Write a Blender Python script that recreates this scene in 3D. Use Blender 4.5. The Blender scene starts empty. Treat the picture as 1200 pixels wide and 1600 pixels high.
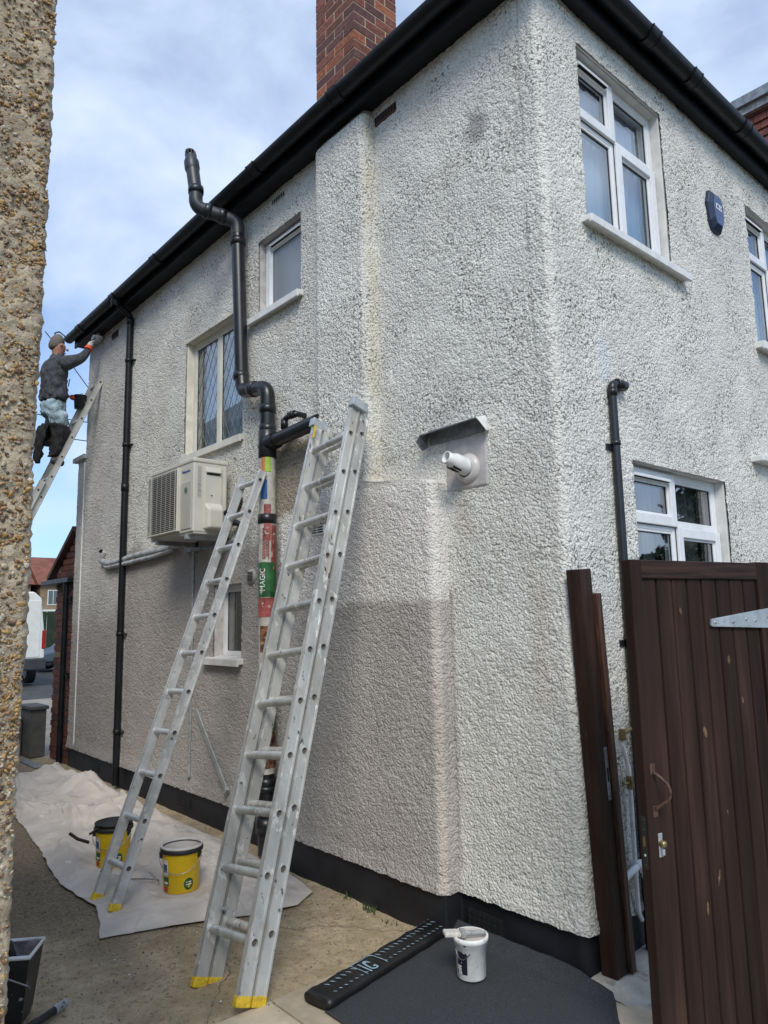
import bpy, bmesh, math, random
import numpy as np
from mathutils import Vector, Matrix
random.seed(7); np.random.seed(7)
R = math.radians
sc = bpy.context.scene
COL = sc.collection
# ------------------------------------------------------------------ camera
cam_d = bpy.data.cameras.new('camera'); cam = bpy.data.objects.new('camera', cam_d); COL.objects.link(cam)
cam_d.sensor_fit = 'HORIZONTAL'; cam_d.sensor_width = 36; cam_d.lens = 36*1124.5/1200
cam_d.clip_start = .05; cam_d.clip_end = 2000
yaw, pitch, roll = R(41.18045), R(8.33547), R(-1.17949)
_f = Vector((math.sin(yaw)*math.cos(pitch), math.cos(yaw)*math.cos(pitch), math.sin(pitch)))
_r = Vector((math.cos(yaw), -math.sin(yaw), 0)); _u = _r.cross(_f)
_r2 = _r*math.cos(roll)+_u*math.sin(roll); _u2 = -_r*math.sin(roll)+_u*math.cos(roll)
CAM = Vector((-2.876, -1.993, 1.6))
cam.matrix_world = Matrix(((_r2.x, _u2.x, -_f.x, CAM.x), (_r2.y, _u2.y, -_f.y, CAM.y), (_r2.z, _u2.z, -_f.z, CAM.z), (0, 0, 0, 1)))
sc.camera = cam
# ------------------------------------------------------------------ sky, sun, exposure
SUN = Vector((-.62, -.80, .98)).normalized()
world = bpy.data.worlds.new('World'); sc.world = world; world.use_nodes = True
nt = world.node_tree; N = nt.nodes; L = nt.links
bg = N['Background']; bg.inputs['Strength'].default_value = .10
sky = N.new('ShaderNodeTexSky'); sky.sky_type = 'NISHITA'; sky.sun_disc = False
sky.sun_elevation = math.asin(SUN.z); sky.sun_rotation = math.atan2(SUN.x, SUN.y) % (2*math.pi)
sky.air_density = 1.0; sky.dust_density = 1.0; sky.ozone_density = 1.5
tc = N.new('ShaderNodeTexCoord'); mp = N.new('ShaderNodeMapping'); mp.inputs['Scale'].default_value = (2.6, 2.6, 4.6)
n1 = N.new('ShaderNodeTexNoise'); n1.inputs['Scale'].default_value = 1.15; n1.inputs['Detail'].default_value = 7; n1.inputs['Roughness'].default_value = .52
n1.inputs['Distortion'].default_value = .25
cr = N.new('ShaderNodeValToRGB'); cr.color_ramp.elements[0].position = .36; cr.color_ramp.elements[1].position = .66
cr.color_ramp.elements[0].color = (.30, .30, .30, 1); cr.color_ramp.elements[1].color = (.97, .97, .97, 1)
mx = N.new('ShaderNodeMix'); mx.data_type = 'RGBA'
L.new(tc.outputs['Generated'], mp.inputs['Vector']); L.new(mp.outputs['Vector'], n1.inputs['Vector'])
L.new(n1.outputs['Fac'], cr.inputs['Fac']); L.new(cr.outputs['Color'], mx.inputs['Factor'])
SKYG = N.new('ShaderNodeMix'); SKYG.data_type = 'RGBA'; SKYG.blend_type = 'MULTIPLY'; SKYG.inputs['Factor'].default_value = 1
L.new(sky.outputs['Color'], SKYG.inputs[6]); SKYG.inputs[7].default_value = (.58, .95, 1.26, 1)
L.new(SKYG.outputs[2], mx.inputs[6]); mx.inputs[7].default_value = (5.3, 6.25, 7.9, 1)
L.new(mx.outputs[2], bg.inputs['Color'])
sun_d = bpy.data.lights.new('sun', 'SUN'); sun_d.energy = 1.75; sun_d.angle = R(22); sun_d.color = (1, .935, .83)
sun = bpy.data.objects.new('sun', sun_d); COL.objects.link(sun); sun.rotation_euler = (-SUN).to_track_quat('-Z', 'Y').to_euler()
vs = sc.view_settings; vs.view_transform = 'Standard'; vs.look = 'None'; vs.exposure = .58; vs.gamma = 1; vs.use_curve_mapping = False

# ------------------------------------------------------------------ materials
def nodes(name):
    m = bpy.data.materials.new(name); m.use_nodes = True
    return m, m.node_tree.nodes, m.node_tree.links, m.node_tree.nodes['Principled BSDF']
def mixrgb(N, L, fac, a, b, mode='MIX'):
    x = N.new('ShaderNodeMix'); x.data_type = 'RGBA'; x.blend_type = mode
    for s, v in ((0, fac), (6, a), (7, b)):
        if hasattr(v, 'links'): L.new(v, x.inputs[s])
        else: x.inputs[s].default_value = v if s == 0 else (*v, 1) if len(v) == 3 else v
    return x.outputs[2]
def noise(N, L, scale, detail=3, rough=.55, vec=None, dist=0):
    n = N.new('ShaderNodeTexNoise'); n.inputs['Scale'].default_value = scale; n.inputs['Detail'].default_value = detail
    n.inputs['Roughness'].default_value = rough; n.inputs['Distortion'].default_value = dist
    if vec is not None: L.new(vec, n.inputs['Vector'])
    return n.outputs['Fac']
def ramp(N, L, fac, a, b):
    r = N.new('ShaderNodeMapRange'); r.inputs['From Min'].default_value = a; r.inputs['From Max'].default_value = b
    r.interpolation_type = 'SMOOTHSTEP'; L.new(fac, r.inputs['Value']); return r.outputs['Result']
def coords(N, L, scale=(1, 1, 1)):
    g = N.new('ShaderNodeNewGeometry'); m = N.new('ShaderNodeMapping'); m.inputs['Scale'].default_value = scale
    L.new(g.outputs['Position'], m.inputs['Vector']); return m.outputs['Vector']
def M(name, col, rough=.6, metal=0, var=.12, vs=6, bump=0, bs=80, spots=(), stretch=(1, 1, 1), spec=.5, rvar=.1, bdist=.002):
    m, N, L, B = nodes(name)
    v = coords(N, L, stretch)
    c2 = tuple(max(0, c*(1-2.2*var)) for c in col); c3 = tuple(min(1, c*(1+var)) for c in col)
    out = mixrgb(N, L, ramp(N, L, noise(N, L, vs, 5, .6, v), .3, .7), c2, c3)
    for (sc_, ss, lo, hi) in spots:
        out = mixrgb(N, L, ramp(N, L, noise(N, L, ss, 4, .6, v), lo, hi), out, sc_)
    L.new(out, B.inputs['Base Color']); B.inputs['Metallic'].default_value = metal; B.inputs['Specular IOR Level'].default_value = spec
    if rvar:
        r = N.new('ShaderNodeMapRange'); L.new(noise(N, L, vs*2.3, 4, .6, v), r.inputs['Value'])
        r.inputs['To Min'].default_value = max(.03, rough-rvar); r.inputs['To Max'].default_value = min(1, rough+rvar); L.new(r.outputs[0], B.inputs['Roughness'])
    else: B.inputs['Roughness'].default_value = rough
    if bump:
        b = N.new('ShaderNodeBump'); b.inputs['Strength'].default_value = bump; b.inputs['Distance'].default_value = bdist
        L.new(noise(N, L, bs, 5, .6, v), b.inputs['Height']); L.new(b.outputs[0], B.inputs['Normal'])
    return m
mt = {}
def wall_mat():
    m, N, L, B = nodes('roughcast')
    a = N.new('ShaderNodeAttribute'); a.attribute_name = 'paint'
    h = N.new('ShaderNodeAttribute'); h.attribute_name = 'pit'
    v = coords(N, L)
    dt = N.new('ShaderNodeAttribute'); dt.attribute_name = 'dirt'
    wv = N.new('ShaderNodeTexNoise'); wv.inputs['Scale'].default_value = 60; wv.inputs['Detail'].default_value = 3; L.new(v, wv.inputs['Vector'])
    wa = N.new('ShaderNodeMix'); wa.data_type = 'VECTOR'; wa.inputs[0].default_value = .010; L.new(v, wa.inputs[4]); L.new(wv.outputs['Color'], wa.inputs[5])
    vo = N.new('ShaderNodeTexVoronoi'); vo.inputs['Scale'].default_value = 84; vo.inputs['Randomness'].default_value = 1; L.new(wa.outputs[1], vo.inputs['Vector'])
    sq = N.new('ShaderNodeMath'); sq.operation = 'MULTIPLY'; L.new(vo.outputs['Distance'], sq.inputs[0]); L.new(vo.outputs['Distance'], sq.inputs[1])
    inv = N.new('ShaderNodeMath'); inv.operation = 'SUBTRACT'; inv.inputs[0].default_value = 1; L.new(sq.outputs[0], inv.inputs[1]); dome = inv.outputs[0]
    fine = N.new('ShaderNodeMath'); fine.operation = 'MULTIPLY'; of = N.new('ShaderNodeMapping'); of.inputs['Location'].default_value = (3.13, 1.71, 2.37); L.new(wa.outputs[1], of.inputs['Vector']); vs2 = N.new('ShaderNodeTexVoronoi'); vs2.inputs['Scale'].default_value = 72; L.new(of.outputs['Vector'], vs2.inputs['Vector'])
    L.new(ramp(N, L, vs2.outputs['Distance'], .60, .78), fine.inputs[0]); L.new(dt.outputs['Fac'], fine.inputs[1])
    d = N.new('ShaderNodeMath'); d.operation = 'MAXIMUM'; L.new(h.outputs['Fac'], d.inputs[0]); L.new(fine.outputs[0], d.inputs[1])
    mot = mixrgb(N, L, ramp(N, L, noise(N, L, 2.2, 5, .65, v), .25, .75), (.86, .85, .84), (1.04, 1.04, 1.03))
    c = mixrgb(N, L, 1, a.outputs['Color'], mot, 'MULTIPLY')
    sp = mixrgb(N, L, ramp(N, L, noise(N, L, 95, 3, .6, v), .3, .75), (.88, .88, .87), (1.07, 1.07, 1.07))
    c = mixrgb(N, L, 1, c, sp, 'MULTIPLY')
    c = mixrgb(N, L, d.outputs[0], c, (.13, .12, .10))
    L.new(c, B.inputs['Base Color']); B.inputs['Roughness'].default_value = .85; B.inputs['Specular IOR Level'].default_value = .25
    b = N.new('ShaderNodeBump'); b.inputs['Strength'].default_value = .45; b.inputs['Distance'].default_value = .004
    L.new(noise(N, L, 150, 4, .65, v), b.inputs['Height'])
    b2 = N.new('ShaderNodeBump'); b2.inputs['Strength'].default_value = 1; b2.inputs['Distance'].default_value = .0068
    L.new(dome, b2.inputs['Height']); L.new(b.outputs[0], b2.inputs['Normal']); L.new(b2.outputs[0], B.inputs['Normal'])
    return m
mt['roughcast'] = wall_mat()
mt['smooth'] = M('smooth_render', (.68, .665, .635), .8, var=.07, vs=9, bump=.3, bs=60)
mt['smooth_cream'] = M('cream_render', (.70, .66, .56), .8, var=.07, vs=9, bump=.3, bs=60)
mt['smooth_grey'] = M('grey_patch_render', (.50, .47, .45), .85, var=.10, vs=14, bump=.5, bs=70)
mt['plinth'] = M('black_masonry_paint', (.010, .011, .016), .6, var=.25, vs=5, bump=.5, bs=45, spots=(((.05, .045, .04), 38, .70, .76),))
mt['blackplastic'] = M('black_gutter_plastic', (.009, .010, .013), .42, var=.2, vs=7, spec=.35, spots=(((.06, .058, .055), 14, .70, .80),))
mt['blackpaint'] = M('black_gloss_wood', (.007, .007, .010), .5, spec=.3, var=.2, vs=5, bump=.2, bs=30)
mt['greyplastic'] = M('dark_grey_soil_plastic', (.033, .036, .042), .42, var=.15, vs=5)
mt['soil'] = M('black_soil_plastic', (.014, .015, .018), .34, var=.2, vs=9)
mt['upvc'] = M('white_upvc', (.78, .79, .80), .30, var=.03, vs=8)
mt['upvc_cream'] = M('cream_painted_frame', (.66, .635, .56), .45, var=.05, vs=8)
mt['rubber'] = M('black_rubber_seal', (.02, .02, .02), .6)
mt['lead'] = M('lead_came', (.20, .21, .22), .5, metal=.6)
mt['brick_a'] = M('dark_red_brick', (.20, .066, .042), .85, var=.2, vs=30, bump=.5, bs=90)
mt['brick_b'] = M('purple_brick', (.12, .050, .044), .85, var=.2, vs=30, bump=.5, bs=90)
mt['brick_c'] = M('orange_brick', (.33, .105, .05), .85, var=.2, vs=30, bump=.5, bs=90)
mt['mortar'] = M('cream_mortar', (.44, .33, .225), .9, var=.1, vs=40, bump=.4)
mt['tile'] = M('red_clay_tile', (.17, .050, .038), .8, var=.25, vs=9, bump=.3, bs=50)
mt['rooftile'] = M('brown_roof_tile', (.11, .06, .045), .85, var=.25, vs=4, bump=.4, bs=30)
mt['terracotta'] = M('terracotta', (.10, .035, .028), .8, var=.2, vs=30)
mt['dark'] = M('dark_void', (.006, .006, .006), .9, var=0)
mt['galv'] = M('galvanised_steel', (.50, .54, .56), .42, metal=.55, var=.1, vs=18, spots=(((.33, .33, .32), 30, .62, .72),))
mt['zinc'] = M('weathered_sheet_metal', (.27, .29, .31), .5, metal=.5, var=.15, vs=14, spots=(((.45, .42, .36), 22, .62, .7),))
mt['timber'] = M('dark_stained_timber', (.036, .017, .011), .6, spec=.3, var=.22, vs=3, stretch=(9, 9, .8), bump=.6, bs=8, spots=(((.10, .052, .035), 5, .60, .80),))
mt['timber_red'] = M('red_brown_stained_timber', (.085, .036, .021), .55, var=.35, vs=4, stretch=(16, 16, 1.2), bump=.5, bs=8, spots=(((.17, .085, .045), 4, .62, .8),))
mt['gate'] = M('brown_gate_stain', (.031, .0155, .0115), .66, spec=.2, var=.16, vs=2.6, stretch=(7, 7, .55), bump=.55, bs=7, spots=(((.056, .029, .021), 1.3, .50, .75), ((.026, .013, .011), 3, .66, .80)))
mt['gate_rail'] = M('brown_gate_rail_stain', (.042, .020, .014), .6, spec=.3, var=.3, vs=3.2, stretch=(1.2, 1.2, 26), bump=.8, bs=5)
mt['knot'] = M('bare_wood_knot', (.15, .085, .045), .7, var=.3, vs=60)
mt['rust'] = M('rusty_iron', (.085, .040, .027), .7, var=.3, vs=60, bump=.4)
mt['brass'] = M('dull_brass', (.35, .26, .13), .4, metal=.8, var=.2, vs=50)
mt['alu'] = M('worn_aluminium', (.60, .60, .57), .45, metal=.45, var=.16, vs=4, stretch=(1, 1, .5), rvar=.14, spots=(((.50, .46, .40), 9, .56, .72), ((.74, .73, .70), 26, .575, .62), ((.16, .16, .16), 34, .65, .68), ((.08, .08, .085), 9, .71, .725)))
mt['alu_spat'] = M('paint_spattered_aluminium', (.64, .645, .63), .45, metal=.45, var=.12, vs=6, rvar=.12, spots=(((.70, .69, .67), 15, .52, .60), ((.07, .075, .085), 26, .655, .69)))
mt['alu_old'] = M('dull_aluminium', (.56, .55, .51), .5, metal=.45, var=.08, vs=7)
mt['yellow'] = M('yellow_plastic', (.80, .52, .008), .38, var=.05, vs=9)
mt['foot'] = M('yellow_rubber_foot', (.74, .50, .03), .6, var=.15, vs=40)
mt['paint'] = M('wet_masonry_paint', (.60, .56, .535), .3, var=.04, vs=12)
mt['paintpot'] = M('paint_covered_pot', (.82, .82, .80), .4, var=.06, vs=20, spots=(((.02, .02, .03), 30, .67, .69), ((.58, .55, .51), 14, .60, .66)))
mt['scuttle'] = M('paint_stained_black_plastic', (.018, .019, .022), .4, var=.2, vs=12, spots=(((.38, .38, .40), 22, .645, .70),))
mt['scuttle_in'] = M('pink_paint_stain', (.40, .35, .36), .5, var=.3, vs=12, spots=(((.42, .12, .12), 9, .60, .72),))
mt['bristle'] = M('paint_bristle', (.62, .58, .53), .7, var=.1, vs=60)
mt['wire'] = M('steel_wire', (.35, .35, .36), .35, metal=.9)
mt['white'] = M('white_paint', (.74, .74, .72), .5, var=.06, vs=20)
mt['whitepipe'] = M('painted_white_pipe', (.82, .82, .80), .5, var=.08, vs=14, spots=(((.30, .25, .18), 30, .70, .76),))
mt['green_label'] = M('green_label', (.012, .12, .035), .45, var=.1)
mt['blue_label'] = M('blue_label', (.03, .10, .30), .45)
mt['red_label'] = M('red_label', (.45, .03, .03), .45)
mt['text_white'] = M('white_print', (.8, .8, .8), .5, var=0)
mt['text_grey'] = M('grey_print', (.25, .26, .28), .5, var=0)
mt['text_blue'] = M('blue_print', (.03, .05, .25), .5, var=0)
mt['text_pale'] = M('pale_blue_print', (.30, .42, .50), .55, var=.2, vs=60)
mt['ac'] = M('cream_metal_casing', (.60, .57, .49), .42, var=.03, vs=5)
mt['ac_dark'] = M('dark_coil_fins', (.028, .024, .022), .6, var=.2, vs=20)
mt['ac_grey'] = M('beige_grey_panel', (.47, .45, .39), .45, var=.03, vs=5)
mt['felt'] = M('mineral_felt', (.034, .038, .044), .92, var=.2, vs=170, bump=.8, bs=260, spots=(((.085, .092, .10), 230, .54, .70), ((.014, .016, .018), 200, .60, .70), ((.12, .12, .12), 60, .78, .82)))
mt['feltback'] = M('felt_film_back', (.011, .011, .012), .42, var=.2, vs=12, bump=.4, bs=25)
mt['slab'] = M('sandstone_slab', (.55, .46, .335), .85, var=.09, vs=7, bump=.5, bs=70, spots=(((.26, .215, .15), 6, .62, .80),))
mt['palecon'] = M('pale_mortar_fillet', (.56, .52, .445), .9, var=.12, vs=9, bump=.6, bs=50, spots=(((.20, .155, .10), 7, .58, .74),))
mt['sheet'] = M('canvas_dust_sheet', (.60, .54, .48), .9, var=.08, vs=4, bump=.9, bs=16, bdist=.012, spots=(((.42, .37, .33), 3.4, .62, .80), ((.66, .64, .61), 9, .66, .71)))
mt['grass'] = M('weed_green', (.05, .09, .02), .7, var=.2)
mt['denim'] = M('pale_blue_denim', (.34, .46, .52), .85, var=.22, vs=9, bump=1, bs=13, bdist=.025)
mt['jacket'] = M('charcoal_softshell', (.058, .063, .073), .8, var=.18, vs=20, bump=1, bs=11, bdist=.03)
mt['black_cloth'] = M('black_cloth', (.010, .010, .011), .85, var=.2, vs=20, bump=.6, bs=40)
mt['skin'] = M('skin', (.42, .20, .14), .55, var=.08, vs=20)
mt['hair'] = M('grey_hair', (.16, .135, .115), .8, var=.2, vs=50, bump=.6, bs=140)
mt['orange_glove'] = M('orange_glove', (.75, .10, .035), .6, var=.1)
mt['glove_white'] = M('grey_white_glove', (.55, .54, .52), .7, var=.1)
mt['shoe'] = M('grey_work_shoe', (.05, .05, .055), .7)
mt['alarm'] = M('dark_blue_alarm_case', (.012, .022, .055), .3, var=.05)
mt['alarm_face'] = M('blue_alarm_face', (.06, .09, .20), .3, var=.05)
mt['asphalt'] = M('asphalt', (.055, .055, .055), .9, var=.15, vs=3, bump=.4, bs=80)
mt['drive'] = M('pale_concrete_drive', (.30, .265, .215), .9, var=.12, vs=1.2, bump=.4, bs=30)
mt['earth'] = M('ground_earth', (.10, .095, .07), .95, var=.2, vs=.3)
mt['block'] = M('grey_concrete_block', (.13, .125, .115), .9, var=.12, vs=8, bump=.4, bs=60)
mt['vanwhite'] = M('white_van_paint', (.74, .75, .70), .35, var=.03)
mt['carpaint'] = M('blue_grey_car_paint', (.12, .15, .19), .3, metal=.5, var=.04)
mt['darkplastic'] = M('dark_bumper_plastic', (.045, .048, .05), .55)
mt['taillight'] = M('red_tail_light', (.35, .015, .01), .25)
mt['tyre'] = M('tyre_rubber', (.02, .02, .02), .8)
mt['greenfence'] = M('dark_green_fence', (.020, .035, .018), .85, var=.2, vs=2)
mt['farbrick'] = M('far_brown_brick', (.25, .17, .105), .9, var=.12, vs=2)
mt['farred'] = M('far_red_tile', (.21, .075, .05), .9, var=.15, vs=1.5)
mt['leaf'] = M('conifer_foliage', (.028, .050, .022), .8, var=.3, vs=2)
mt['bark'] = M('bark', (.06, .045, .035), .9, var=.2, vs=8, bump=.6, bs=30)
mt['lamp_glass'] = M('lamp_glass', (.65, .65, .62), .2)
mt['fabric_white'] = M('net_curtain', (.38, .42, .45), .8, var=.05)
mt['wrap'] = M('plastic_bag_wrap', (.50, .475, .42), .3, var=.12, vs=16, bump=.6, bs=40)
mt['wrap_red'] = M('red_bag_print', (.33, .085, .075), .35, var=.25, vs=14, spots=(((.48, .43, .38), 30, .60, .66),), bump=.5, bs=40)
mt['wrap_green'] = M('green_bag_print', (.03, .13, .045), .35, var=.25, vs=14, spots=(((.14, .07, .03), 20, .62, .68),), bump=.5, bs=40)
mt['wrap_bark'] = M('brown_bag_photo', (.16, .075, .04), .35, var=.6, vs=26, bump=.5, bs=40, spots=(((.40, .26, .13), 24, .55, .65),))
mt['wrap_lime'] = M('lime_bag_print', (.35, .50, .05), .32, var=.1)
mt['wrap_orange'] = M('orange_bag_print', (.55, .20, .06), .32, var=.1)
mt['trunk_white'] = M('weathered_white_plastic', (.42, .43, .43), .5, var=.2, vs=12, spots=(((.10, .10, .10), 18, .64, .72),))
mt['pale_strip'] = M('grey_green_metal_strip', (.40, .43, .42), .45, metal=.3, var=.1, vs=9)
def glass_mat(name, col, rough=.04, spec=1.0, ior=1.9):
    m, N, L, B = nodes(name); v = coords(N, L, (1, 1, 1))
    c = mixrgb(N, L, ramp(N, L, noise(N, L, 1.2, 3, .5, v), .2, .8), tuple(x*.8 for x in col), tuple(min(1, x*1.15) for x in col))
    L.new(c, B.inputs['Base Color']); B.inputs['Roughness'].default_value = rough; B.inputs['Specular IOR Level'].default_value = spec
    B.inputs['IOR'].default_value = ior
    b = N.new('ShaderNodeBump'); b.inputs['Strength'].default_value = .03; b.inputs['Distance'].default_value = .01
    L.new(noise(N, L, 3, 2, .5, v), b.inputs['Height']); L.new(b.outputs[0], B.inputs['Normal'])
    return m
def clear_glass(name, floor=.10):
    m, N, L, B = nodes(name); out = N['Material Output']; N.remove(B)
    tr = N.new('ShaderNodeBsdfTransparent'); tr.inputs['Color'].default_value = (.86, .90, .92, 1); gl = N.new('ShaderNodeBsdfGlossy'); gl.inputs['Roughness'].default_value = .015
    fr = N.new('ShaderNodeFresnel'); gg = N.new('ShaderNodeNewGeometry'); mi = N.new('ShaderNodeMapRange'); mi.inputs['To Min'].default_value = 1.75; mi.inputs['To Max'].default_value = 1/1.75; L.new(gg.outputs['Backfacing'], mi.inputs['Value']); L.new(mi.outputs[0], fr.inputs['IOR']); ad = N.new('ShaderNodeMath'); ad.operation = 'ADD'; ad.inputs[1].default_value = floor; L.new(fr.outputs[0], ad.inputs[0])
    v = coords(N, L); b = N.new('ShaderNodeBump'); b.inputs['Strength'].default_value = .04; b.inputs['Distance'].default_value = .01; L.new(noise(N, L, 2.6, 2, .5, v), b.inputs['Height']); L.new(b.outputs[0], gl.inputs['Normal'])
    ms = N.new('ShaderNodeMixShader'); L.new(ad.outputs[0], ms.inputs[0]); L.new(tr.outputs[0], ms.inputs[1]); L.new(gl.outputs[0], ms.inputs[2]); L.new(ms.outputs[0], out.inputs['Surface'])
    return m
mt['clear'] = clear_glass('clear_window_glass', .16); mt['curtain'] = M('net_curtain_cloth', (.60, .73, .86), .9, var=.06, vs=5, stretch=(1, 1, .3)); mt['frame_reflection'] = M('pale_frame_reflection', (.42, .42, .40), .9, var=.08, vs=6)
mt['room'] = M('dim_room_wall', (.045, .05, .052), .9, var=.2, vs=2)
mt['glass'] = glass_mat('window_glass', (.10, .125, .14))
mt['glass_frost'] = glass_mat('frosted_window_glass', (.22, .25, .28), .32, .8, 1.6)
mt['glass_net'] = glass_mat('glass_over_net_curtain', (.20, .26, .30), .05, 1.0, 1.8)
mt['glass_dark'] = glass_mat('dark_window_glass', (.012, .016, .016), .02, 1.0, 1.75)
def pebble_mat(name, col):
    m, N, L, B = nodes(name); oi = N.new('ShaderNodeObjectInfo')
    v = coords(N, L)
    cc = N.new('ShaderNodeValToRGB'); els = cc.color_ramp.elements
    els[0].position = 0; els[0].color = (.42, .25, .09, 1); els[1].position = 1; els[1].color = (.10, .085, .075, 1)
    for p, c in ((.20, (.24, .125, .05)), (.36, (.42, .34, .23)), (.48, (.44, .27, .10)), (.66, (.13, .075, .045)), (.80, (.50, .43, .33)), (.88, (.30, .20, .11))):
        e = els.new(p); e.color = (*c, 1)
    cc.color_ramp.interpolation = 'CONSTANT' if col == 'obj' else 'LINEAR'
    if col == 'obj': L.new(oi.outputs['Random'], cc.inputs['Fac'])
    else:
        a = N.new('ShaderNodeAttribute'); a.attribute_name = 'tone'; cc.color_ramp.interpolation = 'CONSTANT'; L.new(a.outputs['Fac'], cc.inputs['Fac'])
    c = mixrgb(N, L, 1, cc.outputs['Color'], mixrgb(N, L, ramp(N, L, noise(N, L, 300, 3, .6, v), .3, .7), (.65, .65, .65), (1.1, 1.1, 1.1)), 'MULTIPLY')
    L.new(c, B.inputs['Base Color']); B.inputs['Roughness'].default_value = .45
    return m
mt['pebble'] = pebble_mat('pebble_stone', 'obj'); mt['pebble_mass'] = pebble_mat('small_pebble_stone', 'attr')
mt['sand_render'] = M('sandy_render', (.46, .375, .262), .95, var=.16, vs=26, bump=1.0, bs=190, bdist=.004, spots=(((.27, .20, .125), 60, .58, .70), ((.56, .46, .32), 90, .62, .70),))
def yard_mat():
    m, N, L, B = nodes('yard_concrete'); v = coords(N, L)
    dk = N.new('ShaderNodeAttribute'); dk.attribute_name = 'wet'
    base = mixrgb(N, L, ramp(N, L, noise(N, L, 5, 6, .65, v), .3, .7), (.32, .245, .14), (.50, .40, .26))
    base = mixrgb(N, L, ramp(N, L, noise(N, L, 1.7, 4, .6, v), .55, .75), base, (.25, .20, .125))
    base = mixrgb(N, L, ramp(N, L, noise(N, L, 120, 3, .6, v), .56, .70), base, (.42, .36, .27))
    base = mixrgb(N, L, ramp(N, L, noise(N, L, 70, 3, .6, v), .62, .72), base, (.10, .08, .055))
    base = mixrgb(N, L, ramp(N, L, noise(N, L, 33, 6, .75, v), .50, .66), base, (.215, .17, .105))
    base = mixrgb(N, L, ramp(N, L, noise(N, L, 210, 2, .6, v), .60, .68), base, (.13, .105, .07))
    wv = N.new('ShaderNodeTexNoise'); wv.inputs['Scale'].default_value = 3.5; wv.inputs['Detail'].default_value = 6; L.new(v, wv.inputs['Vector'])
    wa = N.new('ShaderNodeMix'); wa.data_type = 'VECTOR'; wa.inputs[0].default_value = .22; L.new(v, wa.inputs[4]); L.new(wv.outputs['Color'], wa.inputs[5])
    vo = N.new('ShaderNodeTexVoronoi'); vo.feature = 'DISTANCE_TO_EDGE'; vo.inputs['Scale'].default_value = 1.1; L.new(wa.outputs[1], vo.inputs['Vector'])
    base = mixrgb(N, L, ramp(N, L, vo.outputs['Distance'], .0045, .001), base, (.17, .135, .085))
    dark = mixrgb(N, L, ramp(N, L, noise(N, L, 60, 4, .7, v), .35, .65), (.115, .086, .052), (.255, .195, .12))
    dark = mixrgb(N, L, ramp(N, L, noise(N, L, 190, 2, .6, v), .62, .70), dark, (.34, .29, .225))
    c = mixrgb(N, L, dk.outputs['Fac'], base, dark)
    L.new(c, B.inputs['Base Color']); B.inputs['Roughness'].default_value = .9
    b = N.new('ShaderNodeBump'); b.inputs['Strength'].default_value = .8; b.inputs['Distance'].default_value = .006
    L.new(noise(N, L, 55, 7, .72, v), b.inputs['Height']); L.new(b.outputs[0], B.inputs['Normal'])
    return m
mt['yard'] = yard_mat()

for k_ in ('gate', 'brick_a', 'brick_b', 'brick_c', 'slab', 'greenfence'):     # alike pieces differ a little
    t_ = mt[k_].node_tree; B_ = t_.nodes['Principled BSDF']; src = B_.inputs['Base Color'].links[0].from_socket
    oi = t_.nodes.new('ShaderNodeObjectInfo'); mr = t_.nodes.new('ShaderNodeMapRange'); mr.inputs['To Min'].default_value = .72; mr.inputs['To Max'].default_value = 1.22
    t_.links.new(oi.outputs['Random'], mr.inputs['Value']); x_ = mixrgb(t_.nodes, t_.links, 1, src, (1, 1, 1), 'MULTIPLY'); xn = x_.node
    t_.links.new(mr.outputs[0], xn.inputs[7]); t_.links.new(x_, B_.inputs['Base Color'])
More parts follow.
